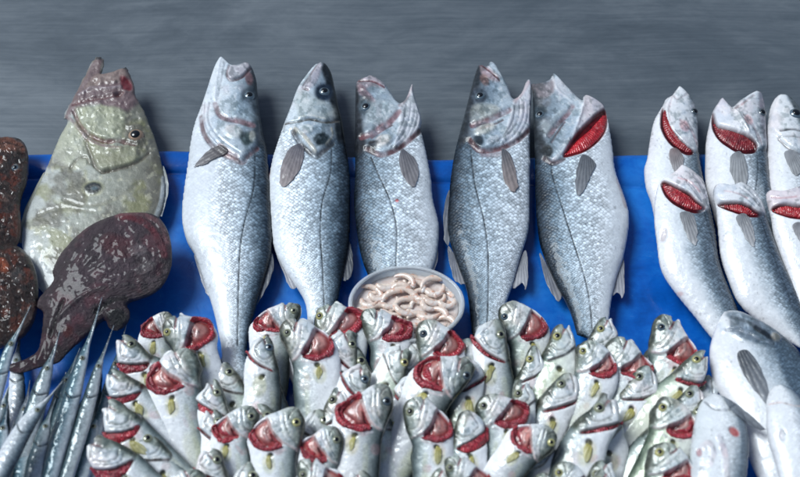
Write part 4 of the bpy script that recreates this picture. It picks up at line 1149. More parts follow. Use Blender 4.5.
big_fish('monkfish', 'dark wine coloured slimy fish with a round flat head and thick tail', 'fish',
    [(144, 213), (152, 214.5), (160, 219), (166, 227), (170, 238), (172, 253), (171, 268), (164, 284), (153, 294), (140, 299), (130, 302), (127, 306), (130, 312), (129, 321), (123, 328), (116, 331), (109, 328), (106, 321), (102, 321), (93, 330), (84, 338), (74, 347), (66, 355), (58, 363), (40, 367.5), (22, 373), (11, 372)],
    [(144, 213), (130, 213.5), (117, 215.5), (101, 221), (85, 230), (70, 244), (60, 256), (53, 271), (54, 281), (47, 290), (40, 298), (37, 307), (43, 312), (43, 324), (41, 339), (38, 351), (28, 358), (18, 362), (8, 365), (7, 369), (11, 372)],
    'R',
    [('line', [(122, 217), (140, 220), (152, 228), (160, 240), (166, 256)], 5.5, (0.19, 0.042, 0.060), 0.85, 1.6, 0.0, 9),
     ('line', [(118, 216), (134, 214.5), (150, 217), (162, 226), (169, 242)], 4.0, (0.26, 0.14, 0.15), 0.75, 1.2, 0.0, 8),
     ('spot', (120, 246), (22, 14, 20), (0.13, 0.030, 0.042), 0.6, 0, 0.0, 10),
     ('spot', (140, 250), (12, 8), (0.26, 0.25, 0.25), 0.5, 1.0, 0.0, 5),
     ('spot', (148, 268), (14, 8, -30), (0.20, 0.18, 0.18), 0.5, 1.0, 0.0, 5),
     ('line', [(60, 318), (80, 300), (104, 288), (130, 284)], 3, (0.10, 0.08, 0.085), 0.5, 2.0, 0.0),
     ('line', [(98, 312), (112, 300), (126, 298)], 4, (0.01, 0.009, 0.01), 0.7, -2.5, 0.0),
     ('line', [(66, 300), (58, 318), (52, 336)], 3, (0.02, 0.014, 0.015), 0.6, -2.0, 0.0),
     ('spot', (70, 332), (6, 8, 20), (0.13, 0.03, 0.03), 0.7, 0.6, 0.0, 5),
     ('spot', (118, 318), (12, 12), (0.020, 0.020, 0.022), 0.85, 1.4, 0.0, 6)],
    [], [],
    base=[(0, (0.085, 0.058, 0.068)), (0.5, (0.105, 0.068, 0.083)), (1, (0.085, 0.058, 0.068))],
    mat=M_MONK, seed=111, ratio=0.32, gloss=0.2, scale=0, z=ramp_z(213, 0.060, 372, 0.030), post=monk_post, extra=monk_relief, step=0.8)

# ------------------------------------------------------------------ warty brown scorpionfish at the left edge
def rock_post(seed):
    def post(x, y, b, col, sc, gl, mt):
        n = fbm(x, y, 9, seed); n2 = fbm(x, y, 4, seed + 9)
        w = (sstep(0.52, 0.68, n) * 0.75)[..., None]
        col = col * (1 - w) + np.array((0.30, 0.085, 0.035)) * w
        w = (sstep(0.58, 0.72, n2) * 0.7)[..., None]
        col = col * (1 - w) + np.array((0.028, 0.020, 0.018)) * w
        w = (sstep(0.66, 0.76, fbm(x, y, 5, seed + 20)) * 0.7)[..., None]
        col = col * (1 - w) + np.array((0.34, 0.24, 0.20)) * w
        return col, sc, gl, mt
    return post


def rock_rel(seed):
    return lambda x, y, b: sstep(0, 6, b.d) * ((fbm(x, y, 8, seed) - 0.5) * 7 + (fbm(x, y, 3.2, seed + 4) - 0.5) * 4.5)


RB = [(0, (0.085, 0.048, 0.036)), (0.5, (0.115, 0.062, 0.045)), (1, (0.095, 0.055, 0.045))]
big_fish('scorpionfish', 'warty reddish brown fish, upper one at the left photo edge', 'fish',
    [(4, 138), (14, 138), (22, 141), (27, 149), (29, 165), (27, 181), (22, 195), (20, 207), (21, 226), (18, 243), (4, 256), (-14, 262)],
    [(4, 138), (-12, 142), (-30, 152), (-44, 176), (-46, 206), (-38, 238), (-14, 262)],
    'L', [('poly', [(-6, 140), (12, 138), (26, 146), (27, 152), (12, 152), (-4, 150)], 3, (0.40, 0.20, 0.14), 0.85, 2.0, 0.0, 5),
          ('line', [(-4, 147), (10, 144), (24, 148)], 1.6, (0.06, 0.02, 0.02), 0.8, -2.2, 0.0),
          ('spot', (19, 168), (4, 5), (0.36, 0.38, 0.38), 0.8, 1.6, 0.0)], [(18, 168, 3.2, 'silver', 0.55)], [],
    base=RB, mat=M_ROCK, seed=121, ratio=0.5, gloss=0.2, scale=0, z=0.034, post=rock_post(121), extra=rock_rel(131))
big_fish('scorpionfish', 'warty orange flecked brown fish, lower one at the left photo edge', 'fish',
    [(4, 245), (16, 246), (27, 254), (35, 268), (38.5, 289), (36, 313), (30, 328), (20, 339), (8, 345), (-10, 352)],
    [(4, 245), (-14, 248), (-34, 262), (-46, 290), (-42, 325), (-10, 352)],
    'L', [('spot', (6, 265), (12, 8, 30), (0.62, 0.22, 0.11), 0.85, 2.2, 0.0, 6),
          ('spot', (22, 276), (8, 10), (0.20, 0.19, 0.185), 0.6, 1.0, 0.0, 4),
          ('poly', [(28, 310), (36, 306), (35, 320), (26, 334), (20, 336)], 3, (0.30, 0.20, 0.17), 0.7, 0, 0.0, 4)], [], [],
    base=RB, mat=M_ROCK, seed=127, ratio=0.5, gloss=0.2, scale=0, z=0.040, post=rock_post(127), extra=rock_rel(141))

# ------------------------------------------------------------------ garfish
GTEAL = [(0, (0.05, 0.10, 0.13)), (0.25, (0.09, 0.17, 0.205)), (0.5, (0.20, 0.30, 0.34)), (0.72, (0.50, 0.57, 0.60)), (1, (0.70, 0.73, 0.75))]
GPALE = [(0, (0.10, 0.14, 0.17)), (0.2, (0.32, 0.37, 0.40)), (0.5, (0.66, 0.69, 0.71)), (1, (0.70, 0.72, 0.74))]
GMID = [(0, (0.05, 0.085, 0.10)), (0.3, (0.14, 0.20, 0.22)), (0.6, (0.42, 0.47, 0.49)), (1, (0.62, 0.65, 0.67))]


def garfish(label, path, wmax, beak, dorsal, base, z, seed, eye_r=2.3, eye_at=0.5):
    P = spline(path, 8); wmax = wmax * 0.97
    L = np.concatenate([[0], np.cumsum(np.hypot(*np.diff(P, axis=0).T))])
    w = np.interp(L, [0, beak * 0.5, beak * 0.85, beak * 1.15, beak * 1.7, beak * 2.6, L[-1]], [0.6, 0.12 * wmax, 0.24 * wmax, 0.55 * wmax, 0.82 * wmax, wmax, wmax * 0.9])
    T = np.gradient(P, axis=0); T /= np.linalg.norm(T, axis=1)[:, None]
    N = np.stack([T[:, 1], -T[:, 0]], 1)
    A = P + N * w[:, None] / 2; B = P - N * w[:, None] / 2
    poly = np.vstack([A, B[::-1]])
    fr = Frame(z=z)
    ie = int(np.argmin(np.abs(L - beak * 1.12)))
    pe = P[ie]; Te = T[ie]; Ne = N[ie]
    j = int(np.argmin(np.abs(L - beak * 1.75))); pg = P[j]; Ng = N[j]; wg = w[j]; Tg = T[j]
    j2 = int(np.argmin(np.abs(L - beak * 0.9)))
    mouth = [tuple(P[2] + N[2] * 0.0), tuple(P[j2 // 2]), tuple(P[j2])]
    gp = [tuple(pg + Ng * wg * 0.5), tuple(pg + Tg * 4), tuple(pg - Ng * wg * 0.5)]
    feats = [('line', mouth, 0.8, (0.03, 0.04, 0.05), 0.7, -0.6, 0.0),
             ('line', gp, 1.5, (0.05, 0.07, 0.08), 0.7, -1.4, 0.0),
             ('spot', (pe[0], pe[1]), (eye_r * 1.9, eye_r * 1.9), (0.30, 0.34, 0.36), 0.6, 0.4, 0.0)]
    b = Body(poly, fr, 0.6, 0.7, make_relief(feats, lambda x, y, bb: (fbm(x, y, 4, seed) - 0.5) * 0.8))
    # dorsal-to-ventral across the path rather than by rows
    d_, nx, ny, arc = seg_near(b.X, b.Y, P)
    tx = np.interp(arc, L, T[:, 0]); ty = np.interp(arc, L, T[:, 1])
    sgn = np.sign((b.X - nx) * ty - (b.Y - ny) * tx)
    ww = np.interp(arc, L, w)
    b.V = np.clip(0.5 - 0.5 * (1 if dorsal == 'R' else -1) * sgn * d_ / (ww / 2 + 1e-6), 0, 1)
    t = thing('garfish', *P[-1], label, 'fish', 'thin needle nosed fish in a bundle')
    b.build('body', M_GAR, t, make_paint(base, feats, 'L', 0.5, 0.4, 0.7, seed))
    eye(b, pe[0], pe[1], eye_r, 'pale', t, 0.55)
    return t


garfish('needle nosed fish with its beak across the orange flecked brown fish', [(31, 305), (20, 328), (9, 350), (-2, 385), (-16, 440), (-24, 490)], 16, 40, 'L', GTEAL, ramp_z(305, 0.085, 490, 0.03), 201)
garfish('silvery needle nosed fish crossed by the tail tip of the dark slimy fish', [(21, 324), (19, 342), (17, 360), (17, 400), (13, 450), (6, 500)], 19, 32, 'R', GPALE, ramp_z(324, 0.020, 500, 0.026), 203)
garfish('silver blue needle nosed fish with its beak on the thick dark tail', [(60, 330), (55, 348), (48, 368), (38, 400), (24, 450), (12, 500)], 21, 36, 'L', GMID, ramp_z(330, 0.066, 500, 0.030), 205)
garfish('longest beaked needle nosed fish, tip touching the round flat body of the dark fish', [(102, 297), (94, 325), (83, 358), (70, 405), (58, 445), (44, 500)], 20, 56, 'L', GTEAL, ramp_z(297, 0.070, 500, 0.045), 207)
garfish('dark teal needle nosed fish low between two brighter ones', [(80, 348), (72, 368), (62, 395), (50, 440), (36, 500)], 19, 30, 'L', GTEAL, ramp_z(348, 0.034, 500, 0.030), 209)
garfish('slim bright needle nosed fish pointing at the dark fin stump', [(114, 325), (106, 347), (99, 366), (90, 398), (78, 440), (60, 500)], 16, 40, 'L', GMID, ramp_z(325, 0.060, 500, 0.045), 211)
garfish('thin dark needle nosed fish next to the heap of small fish', [(128, 318), (121, 345), (112, 376), (101, 415), (90, 450), (76, 500)], 14, 44, 'L', GTEAL, ramp_z(318, 0.034, 500, 0.030), 213)
garfish('white bellied needle nosed fish lying across the top of the bundle', [(63, 381), (50, 397), (37, 412), (23, 431), (6, 462), (-14, 502)], 21, 34, 'R', GPALE, ramp_z(381, 0.082, 500, 0.088), 215)
garfish('dark needle nosed fish under the white bellied one', [(44, 372), (36, 398), (30, 430), (24, 460), (16, 505)], 22, 30, 'L', GTEAL, ramp_z(372, 0.024, 500, 0.044), 217)
garfish('deep teal needle nosed fish in the front of the bundle', [(92, 372), (86, 400), (80, 430), (74, 460), (62, 505)], 22, 30, 'L', GTEAL, ramp_z(372, 0.026, 500, 0.030), 219)
garfish('needle nosed fish at the lower left photo edge', [(14, 374), (6, 398), (1, 430), (-6, 460), (-18, 505)], 20, 30, 'R', GMID, ramp_z(374, 0.022, 500, 0.040), 221)

garfish('needle nosed fish squeezed beside the longest beaked one', [(88, 338), (80, 362), (70, 392), (58, 430), (40, 500)], 19, 34, 'L', GMID, ramp_z(338, 0.046, 500, 0.040), 223)
garfish('dark needle nosed fish with its beak end behind the slim bright one', [(108, 340), (101, 364), (94, 395), (84, 432), (68, 500)], 18, 34, 'R', GTEAL, ramp_z(340, 0.030, 500, 0.036), 225)
garfish('needle nosed fish at the bottom edge, right side of the bundle', [(104, 395), (97, 418), (90, 440), (82, 470), (72, 512)], 20, 28, 'L', GTEAL, ramp_z(395, 0.034, 500, 0.034), 227)
garfish('pale needle nosed fish low under the white bellied one', [(30, 380), (27, 400), (22, 425), (14, 460), (4, 505)], 19, 26, 'L', GPALE, ramp_z(380, 0.030, 500, 0.040), 229)
garfish('grey needle nosed fish at the bottom edge, left of the dark teal ones', [(56, 398), (48, 420), (41, 445), (34, 475), (26, 515)], 20, 26, 'L', GMID, ramp_z(398, 0.045, 500, 0.050), 231)

garfish('teal needle nosed fish against the lowest slit fish of the heap', [(113, 372), (108, 395), (101, 425), (94, 455), (82, 512)], 17, 30, 'L', GTEAL, ramp_z(372, 0.022, 500, 0.026), 233)
garfish('pale needle nosed fish deep in the middle of the bundle', [(66, 372), (62, 398), (56, 425), (48, 460), (36, 515)], 18, 26, 'R', GPALE, ramp_z(372, 0.022, 500, 0.028), 235)
garfish('teal needle nosed fish in the corner under the white bellied one', [(8, 402), (4, 425), (0, 450), (-8, 512)], 19, 24, 'L', GTEAL, ramp_z(402, 0.05, 500, 0.06), 237)

# ------------------------------------------------------------------ plastic tub of peeled prawns
def build_tub():
    cx, cy = 406.5, 303
    LZ = 0.022
    c0 = at(cx, cy, 0.052)
    rx, ry = 54.5 * MPP * 0.985, 34.5 * MPP / math.cos(TILT) * 0.985
    k = NT('clear_tub_plastic')
    g = k.n('ShaderNodeTexCoord').outputs['Object']
    k.set(Base_Color=(0.80, 0.83, 0.85, 1), Roughness=0.18, Transmission_Weight=0.55, IOR=1.3, Coat_Weight=0.3)
    plastic = k.m
    t = empty('plastic_tub', (float(c0[0]), float(c0[1]), LZ)); t['org'] = [float(c0[0]), float(c0[1]), LZ]
    tag(t, 'round clear plastic tub holding peeled prawns, behind the small fish heap', 'tub')

    def lathe(name, prof, mat):
        ns = 96; V = []; F = []
        for (s, z) in prof:
            for i in range(ns):
                a = 2 * math.pi * i / ns
                V.append((c0[0] + rx * s * math.cos(a), c0[1] + ry * s * math.sin(a), z + LZ))
        n = len(prof)
        for j in range(n - 1):
            for i in range(ns):
                F.append([j * ns + i, j * ns + (i + 1) % ns, (j + 1) * ns + (i + 1) % ns, (j + 1) * ns + i])
        return mesh_obj(name, np.array(V), np.array(F), mat, t)
    lathe('wall', [(0.02, 0.0022), (0.86, 0.0022), (0.89, 0.004), (0.945, 0.0285), (0.93, 0.0285), (0.875, 0.006), (0.84, 0.0042), (0.02, 0.0042)][::-1], plastic)
    lathe('rim', [(0.925, 0.0290), (0.93, 0.0308), (0.955, 0.0314), (0.985, 0.0312), (1.0, 0.0298), (1.0, 0.0280), (0.99, 0.0270), (0.95, 0.0286), (0.925, 0.0290)][::-1], plastic)
    k = NT('prawn_juice')
    g = k.n('ShaderNodeTexCoord').outputs['Object']
    n = k.noise(g, 70, 4, 0.6, 0.8)
    k.set(Base_Color=k.ramp(n, [(0.38, (0.62, 0.50, 0.45)), (0.6, (0.74, 0.68, 0.65))]), Roughness=0.12, Coat_Weight=0.6,
          Normal=k.n('ShaderNodeBump', {'Strength': 0.5, 'Distance': 0.003, 'Height': n}).outputs[0])
    lathe('juice', [(0.01, 0.0190), (0.5, 0.0190), (0.80, 0.0187), (0.895, 0.0184), (0.895, 0.0160), (0.01, 0.0160)][::-1], k.m)
    # prawns
    k = NT('prawn_flesh')
    g = k.n('ShaderNodeTexCoord').outputs['Object']
    n = k.noise(g, 150, 4, 0.6, 0.5)
    n2 = k.noise(g, 38, 3)
    colr = k.ramp(n2, [(0.35, (0.74, 0.58, 0.48)), (0.5, (0.77, 0.66, 0.58)), (0.62, (0.79, 0.73, 0.69))])
    colr = k.mixc(k.ramp(n, [(0.52, (0, 0, 0)), (0.68, (0.8, 0.8, 0.8))]), colr, (0.62, 0.27, 0.15))
    k.set(Base_Color=colr, Roughness=0.22, Coat_Weight=0.6, Coat_Roughness=0.1)
    k.b.inputs['Subsurface Weight'].default_value = 0.15
    k.b.inputs['Subsurface Radius'].default_value = (0.006, 0.003, 0.002)
    flesh = k.m
    rng = np.random.default_rng(5)
    spots = []
    for lay, (num, zz, rr) in enumerate(((20, 0.0085, 0.74), (30, 0.0165, 0.78), (34, 0.0235, 0.78))):
        for i in range(num):
            a = i * 2.399963 + lay; r = rr * math.sqrt((i + 0.5) / num)
            spots.append((r * math.cos(a), r * math.sin(a), zz + rng.uniform(-0.001, 0.001), lay))
    for i, (ax, ay, z, lay) in enumerate(spots):
        ori = rng.uniform(-0.7, 0.7) + (math.pi if rng.random() < 0.5 else 0); curl = rng.uniform(1.6, 3.6); Lp = rng.uniform(0.028, 0.046)
        m = 22; ns = 12
        th = np.linspace(-curl / 2, curl / 2, m); Rr = Lp / curl
        px_ = Rr * np.sin(th); py_ = Rr * (1 - np.cos(th)); py_ = py_ - py_.mean()
        px2 = px_ * math.cos(ori) - py_ * math.sin(ori) + c0[0] + ax * rx
        py2 = (px_ * math.sin(ori) + py_ * math.cos(ori)) * 0.85 + c0[1] + ay * ry
        pz = LZ + z + 0.0018 * np.sin(np.linspace(0, 3.1, m) + i)
        C = np.stack([px2, py2, pz], 1)
        u = np.linspace(0, 1, m)
        r = 0.0037 * np.clip(np.interp(u, [0, 0.08, 0.3, 0.7, 0.92, 1], [0.35, 0.8, 1.0, 0.82, 0.5, 0.12]), 0, 1) * (1 + 0.10 * np.abs(np.sin(u * 7 * math.pi)))
        T = np.gradient(C, axis=0); T /= np.linalg.norm(T, axis=1)[:, None]
        A = np.cross(T, [0, 0, 1]); A /= np.linalg.norm(A, axis=1)[:, None]; B = np.cross(A, T)
        V = []; F = []
        for j in range(m):
            for q in range(ns):
                a = 2 * math.pi * q / ns
                V.append(C[j] + (A[j] * math.cos(a) + B[j] * math.sin(a) * 0.9) * r[j])
        for j in range(m - 1):
            for q in range(ns):
                F.append([j * ns + q, (j + 1) * ns + q, (j + 1) * ns + (q + 1) % ns, j * ns + (q + 1) % ns])
        V.append(C[0]); V.append(C[-1])
        F2 = [f for f in F] + [[q, (q + 1) % ns, m * ns] for q in range(ns)] + [[(m - 1) * ns + (q + 1) % ns, (m - 1) * ns + q, m * ns + 1] for q in range(ns)]
        o = mesh_obj('peeled_prawn', np.array(V), F2, flesh)
        tag(o, 'small peeled pinkish prawn curled up in the clear plastic tub', 'prawn', 'peeled prawns in the plastic tub')


build_tub()

# ------------------------------------------------------------------ the heap of small fish
SG = 'small silver fish piled in the front heap'
OPEN_D = [(-2, -24), (-13, -22.5), (-20, -17), (-23, -8), (-22, 2), (-18.5, 13), (-15, 22), (-13, 34), (-12, 60), (-9, 100), (-1, 140), (9, 172)]
OPEN_V = [(-2, -24), (10, -20.5), (22, -14), (32, -8), (39, 0), (43, 11), (46, 28), (46.5, 60), (42, 100), (33, 140), (21, 172)]
SLIT_D = [(-3, -24), (-9, -21), (-12, -14), (-14, 0), (-17, 12), (-19.5, 28), (-21, 52), (-19, 90), (-13, 130), (-6, 168)]
SLIT_V = [(-3, -24), (5, -20.5), (13, -14), (18, -5), (20, 6), (21.5, 20), (23, 42), (22.5, 70), (18, 110), (12, 146), (6, 168)]


def small_fish(label, kind, x, y, ang, s=1.0, flip=False, open_=1.0, ring=False, tint=0.0, dark=0.0, iris='yellow', seed=0, zo=0.0, bend=None, fin=True, show_eye=True):
    rng = np.random.default_rng(1000 + seed)
    D0, V0 = (list(OPEN_D), list(OPEN_V)) if kind == 'open' else (list(SLIT_D), list(SLIT_V))
    s = s * (0.82 if kind == 'open' else 0.92)
    gape = rng.random() < 0.45
    if gape and kind == 'open': V0 = [(-2, -24), (0.5, -19.5), (5, -25), (12, -20)] + V0[2:]
    elif gape: V0 = [(-3, -24), (0, -18.5), (5, -23), (10, -17)] + V0[2:]
    kx, ky, sh1, sh2 = rng.uniform(0.90, 1.10), rng.uniform(0.90, 1.10), rng.uniform(-0.14, 0.14), rng.uniform(-0.10, 0.10)
    wx, wy = rng.uniform(0, 500, 2)

    def W(p):
        a_, b_ = p; f_ = float(np.clip((60 - b_) / 45, 0, 1))
        ax_, bx_ = a_ * kx + b_ * sh1, b_ * ky + a_ * sh2
        n1_ = float(fbm(np.array(a_ + wx), np.array(b_ + wy), 22, 3, 2)) - 0.5; n2_ = float(fbm(np.array(a_ + wy), np.array(b_ + wx), 22, 9, 2)) - 0.5
        return (a_ + f_ * (ax_ - a_ + n1_ * 7), b_ + f_ * (bx_ - b_ + n2_ * 7))
    j = lambda P, a: [(px + rng.normal(0, a), py + rng.normal(0, a)) for px, py in P]
    D = [D0[0]] + j(D0[1:], 0.7); V = [V0[0]] + j(V0[1:], 0.7)
    fat = rng.uniform(0.84, 0.98) if kind == 'open' else rng.uniform(0.90, 1.04)
    D = [W(p) for p in D]; V = [D[0]] + [W(p) for p in V[1:]]
    D = [(a * (fat if b > 25 else 1), b) for a, b in D]; V = [(a * (fat if b > 25 else 1), b) for a, b in V]
    dl = D[-1]; vl = V[-1]
    tail = [(dl[0] - 1, dl[1] + 6), (dl[0] - 10, dl[1] + 34), ((dl[0] + vl[0]) / 2, dl[1] + 24), (vl[0] + 10, vl[1] + 34), (vl[0] + 1, vl[1] + 6)]
    d = spline(D, 4); v = spline(V, 4)
    poly = np.vstack([d, np.array(tail), v[::-1][:-1]])
    zh = 0.052 + (y - 320) * 0.00022 + zo
    zt = zh - 0.050
    fr = Frame(x, y, ang, s, flip, lambda a, b: np.maximum(zh + (zt - zh) * np.clip(b / 172, -0.2, 1.2), 0.008), rng.uniform(-3, 3) if bend is None else bend)
    OL = np.array((0.15, 0.165, 0.135)) * (1 - 0.4 * dark)
    base = [(0.0, (0.10, 0.125, 0.13)), (0.06, (0.20, 0.24, 0.24)), (0.16, (0.42, 0.47, 0.465)), (0.30, (0.68, 0.715, 0.715)), (0.50, (0.83, 0.845, 0.855)), (1.0, (0.84, 0.85, 0.865))]
    base = [(p, tuple(np.array(c) * (1 - 0.45 * dark * (1 - p)))) for p, c in base]
    if tint:
        base = [(p, tuple(np.array(c) * (1 - tint * 0.35 * np.array((0.25, 0.12, 0.75)) * (1.2 - p)))) for p, c in base]
    gills = []
    if kind == 'open':
        ex, ey, er = -13.5, -8.5, 4.7
        o = open_
        fe = [(21, -14), (13, -1), (5, 9), (-4, 18), (-12, 22)]
        fe = [(a - (1 - o) * -5 * 0, b) for a, b in fe]
        feats = [
            ('poly', [(-2, -25), (11, -20), (21, -14), (13, -1), (5, 9), (-4, 18), (-14, 22), (-20, 10), (-24, -8), (-14, -23)], 2.5, (0.66, 0.68, 0.68), 0.7, 3.6, 0.0),
            ('poly', [(-2, -25), (4, -22), (-4, -12), (-8, 2), (-10, 18), (-16, 24), (-21, 10), (-25, -8), (-14, -24)], 7, tuple(OL * 1.9), 0.68, 0, 0.0, 8),
            ('poly', [(-14, -24), (-17, -6), (-14, 18), (-21, 14), (-26, -8)], 5, tuple(OL * 0.7), 0.8, 0, 0.0),
            ('line', [(1, -18), (-2, -6), (-6, 6), (-12, 13)], 1.7, (0.30, 0.31, 0.27), 0.6, -1.7, 0.0),
            ('line', [(6, -16), (4, -4), (-1, 8), (-8, 17)], 1.3, (0.44, 0.44, 0.40), 0.5, -1.0, 0.0),
            ('line', [(-12, -22), (-7, -17), (-5, -12)], 1.3, (0.16, 0.15, 0.14), 0.6, -1.4, 0.0),
            ('spot', (-4, 2), (8, 9, 20), (0.70, 0.70, 0.64), 0.5, 0.8, 0.0),
            ('poly', [(20, -13), (31, -7), (38, 1), (36, 8), (28, 14), (17, 17), (4, 16), (4, 10), (12, 0)], 2.2, (0.36, 0.10, 0.10), 0.95, -6.5 * o, 0.0),
            ('poly', [(20, -11), (29, -5), (31, 2), (24, 7), (15, 10), (15, 0)], 5, tuple(np.array((0.60, 0.36, 0.33)) * rng.uniform(0.8, 1.15)), 0.9, 1.8, 0.0, 6),
            ('line', [(19, -9), (22, -1), (18, 7)], 2.6, (0.62, 0.50, 0.47), 0.6, 1.2, 0.0, 4),
            ('line', [(14, 2), (10, 10), (5, 14)], 2.2, (0.10, 0.015, 0.02), 0.7, -1.2, 0.0),  # shade deep in the gill hollow, painted dark red
            ('line', fe, 1.7, (0.72, 0.62, 0.60), 0.85, 1.4, 0.0),
            ('line', [(0, 22), (12, 24), (26, 22), (38, 13), (43, 4)], 2.2, (0.74, 0.66, 0.66), 0.5, 0.5, 0.0),
        ]
        g = [(35, -5), (40.5, 2), (39.5, 10), (33, 17.5), (22, 21.5), (10, 21), (1, 17.5), (8, 14.5), (18, 15.5), (27, 12), (33, 6)]
        if ring:
            g = [(20, -16), (30, -12), (38, -5), (42, 3), (40, 11), (33, 18.5), (22, 22.5), (10, 22), (0, 18), (8, 14), (18, 15.5), (27, 12.5), (33, 6), (33, -1), (27, -7), (18, -11)]
        gills.append((spline(j(g, 0.95), 4, True), rng.uniform(0.0, 0.6), 0.62))
        fx, fy = 19, 34
    else:
        ex, ey, er = -7, -9.5, 4.4
        A = [(20.5, -7), (14, -1), (6, 7), (-2, 13.5), (-11, 19)]
        Bq = [(21.5, -1), (19, 8), (10, 16), (0, 20.5), (-8, 21)]
        o = open_
        Bm = [(a[0] + (b[0] - a[0]) * o, a[1] + (b[1] - a[1]) * o) for a, b in zip(A, Bq)]
        feats = [
            ('poly', [(-3, -25), (6, -20), (14, -14), (20, -5), (14, -1), (6, 7), (-2, 13.5), (-11, 19), (-17, 12), (-14, -6), (-11, -20)], 2.4, (0.68, 0.70, 0.70), 0.65, 3.2, 0.0),
            ('poly', [(-3, -25), (2, -22), (-3, -10), (-7, 2), (-10, 16), (-16, 20), (-18, 8), (-14, -10), (-10, -22)], 6, tuple(OL * 2.0), 0.62, 0, 0.0, 8),
            ('poly', [(-6, -24), (-10, -8), (-12, 14), (-19, 18), (-16, -8)], 4, tuple(OL * 0.75), 0.8, 0, 0.0),
            ('line', [(-2, -23), (4, -15), (9, -9)], 1.5, (0.24, 0.22, 0.21), 0.65, -1.6, 0.0),
            ('line', [(4, -20), (9, -13), (13, -7)], 1.4, (0.74, 0.73, 0.72), 0.6, 0.9, 0.0),
            ('line', [(-10, 3), (-4, 6), (3, 2), (9, -6)], 1.6, (0.30, 0.30, 0.28), 0.7, -1.8, 0.0),
            ('line', [(-11, 8), (-4, 11), (4, 5), (11, -3)], 1.2, (0.42, 0.42, 0.40), 0.6, -1.2, 0.0),
            ('line', A, 1.4, (0.76, 0.74, 0.73), 0.8, 1.0, 0.0),
            ('poly', A + Bm[::-1], 1.6, (0.10, 0.008, 0.012), 0.95, -2.6, 0.0) if o > 0.2 else ('line', A, 1.6, (0.10, 0.07, 0.06), 0.7, -1.6, 0.0),
        ]
        if o > 0.2:
            gills.append((spline(j(A + Bm[::-1], 0.35), 4, True), -0.4, 0.42))
        fx, fy = 4, 31
    feats = [(f[0], (W(f[1]) if f[0] == 'spot' else [W(p) for p in f[1]])) + tuple(f[2:]) for f in feats]
    ex, ey = W((ex, ey)); fx, fy = W((fx, fy))
    gills = [(np.array([W(p) for p in g_]), l_, p_) for g_, l_, p_ in gills]
    if gape:
        feats.append(('line', [W((0.5, -21)), W((-1, -15)), W((-3, -10))], 2.0, (0.30, 0.13, 0.14), 0.7, -1.6, 0.0))
    for _ in range(3):
        feats.append(('spot', (rng.uniform(-8, 26), rng.uniform(16, 60)), (rng.uniform(3, 8), rng.uniform(4, 12), rng.uniform(-60, 60)), (0.62, 0.36, 0.36), rng.uniform(0.1, 0.35), 0, None, 5))
    feats.append(('spot', (rng.uniform(2, 16), rng.uniform(60, 120)), (12, 30, rng.uniform(-20, 20)), (0.66, 0.66, 0.44), 0.3, 0, None, 9))
    feats.append(('spot', (ex, ey), (er * 1.7, er * 1.7), (0.30, 0.32, 0.28), 0.7, -0.3, 0.0))
    feats.append(('spot', (fx - 1.5, fy - 7), (5.0, 4.0, 30), (0.03, 0.035, 0.04), 0.9, -0.8, 0.0))
    feats.append(('spot', (fx + 1, fy + 3), (10, 15), (0.66, 0.64, 0.34), 0.35, 0, 0.3))
    feats.append(('line', [(fx - 14, 40), (fx - 16, 80), (fx - 14, 130)], 5, (0.52, 0.54, 0.36), 0.30, 0, None, 12))
    b = Body(poly, fr, 0.42, 1.0, make_relief([ft[:5] + (ft[5] * 0.72,) + tuple(ft[6:]) for ft in feats], lambda X, Y, bb: (fbm(X, Y, 11, seed) - 0.5) * 1.2))
    px, py = fr.px(np.array([0.0]), np.array([60.0]))
    t = thing('bluefish', float(px[0]), float(py[0]), label, 'fish', SG, float(max(zt, 0)))
    b.build('body', M_SMALL, t, make_paint(base, feats, 'L', 0.28, 0.35, 0.40, seed))
    if show_eye:
        eye(b, ex, ey, er, iris, t, rng.uniform(0.46, 0.55))
    if kind == 'open' and rng.random() < 0.45:
        arch = [W(p) for p in j([(22, -9), (30, -4), (33, 2), (30, 8), (22, 12), (14, 13), (19, 8), (25, 4), (26, -1)], 0.8)]
        gills.insert(0, (spline(arch, 4, True), -0.6, 0.5))
    for gp, lift, puff in gills:
        gp = np.array(gp) + rng.normal(0, 0.38, (len(gp), 2))
        hue = rng.uniform(0.8, 1.25)
        patch(b, 'gill', gp, M_GILL, t, gill_color((0.17 * hue, 0.006, 0.016), (0.56 * hue, 0.050, 0.075), seed, gp, 3.0), lift, puff * rng.uniform(0.75, 1.05), 0.65, 'skin', rel=gill_rel(seed, 1.3, gp, 3.0), thick=2.5)
    if fin:
        a = rng.uniform(-18, 22); ca, sa = math.cos(rad(a)), math.sin(rad(a))
        F = j([(-2.5, -5), (1, -6), (3.6, -3), (4.4, 3), (3.4, 9), (0.5, 12.5), (-2.2, 7), (-3.4, 0)], 0.7); fs = rng.uniform(0.8, 1.2); F = [(p * fs, q * fs) for p, q in F]
        F = [(fx + p * ca + q * sa, fy - p * sa + q * ca) for p, q in F]
        yel = np.array((0.50, 0.44, 0.09)) * rng.uniform(0.7, 1.1)
        c, r = ray_fin((fx, fy - 7), (fx, fy + 16), tuple(yel), (0.58, 0.56, 0.34), 0.16, seed)
        patch(b, 'pectoral_fin', spline(F, 4, True), M_FIN, t, c, 0.8, 0.15, 0.8, 'skin', rel=r)
    return t


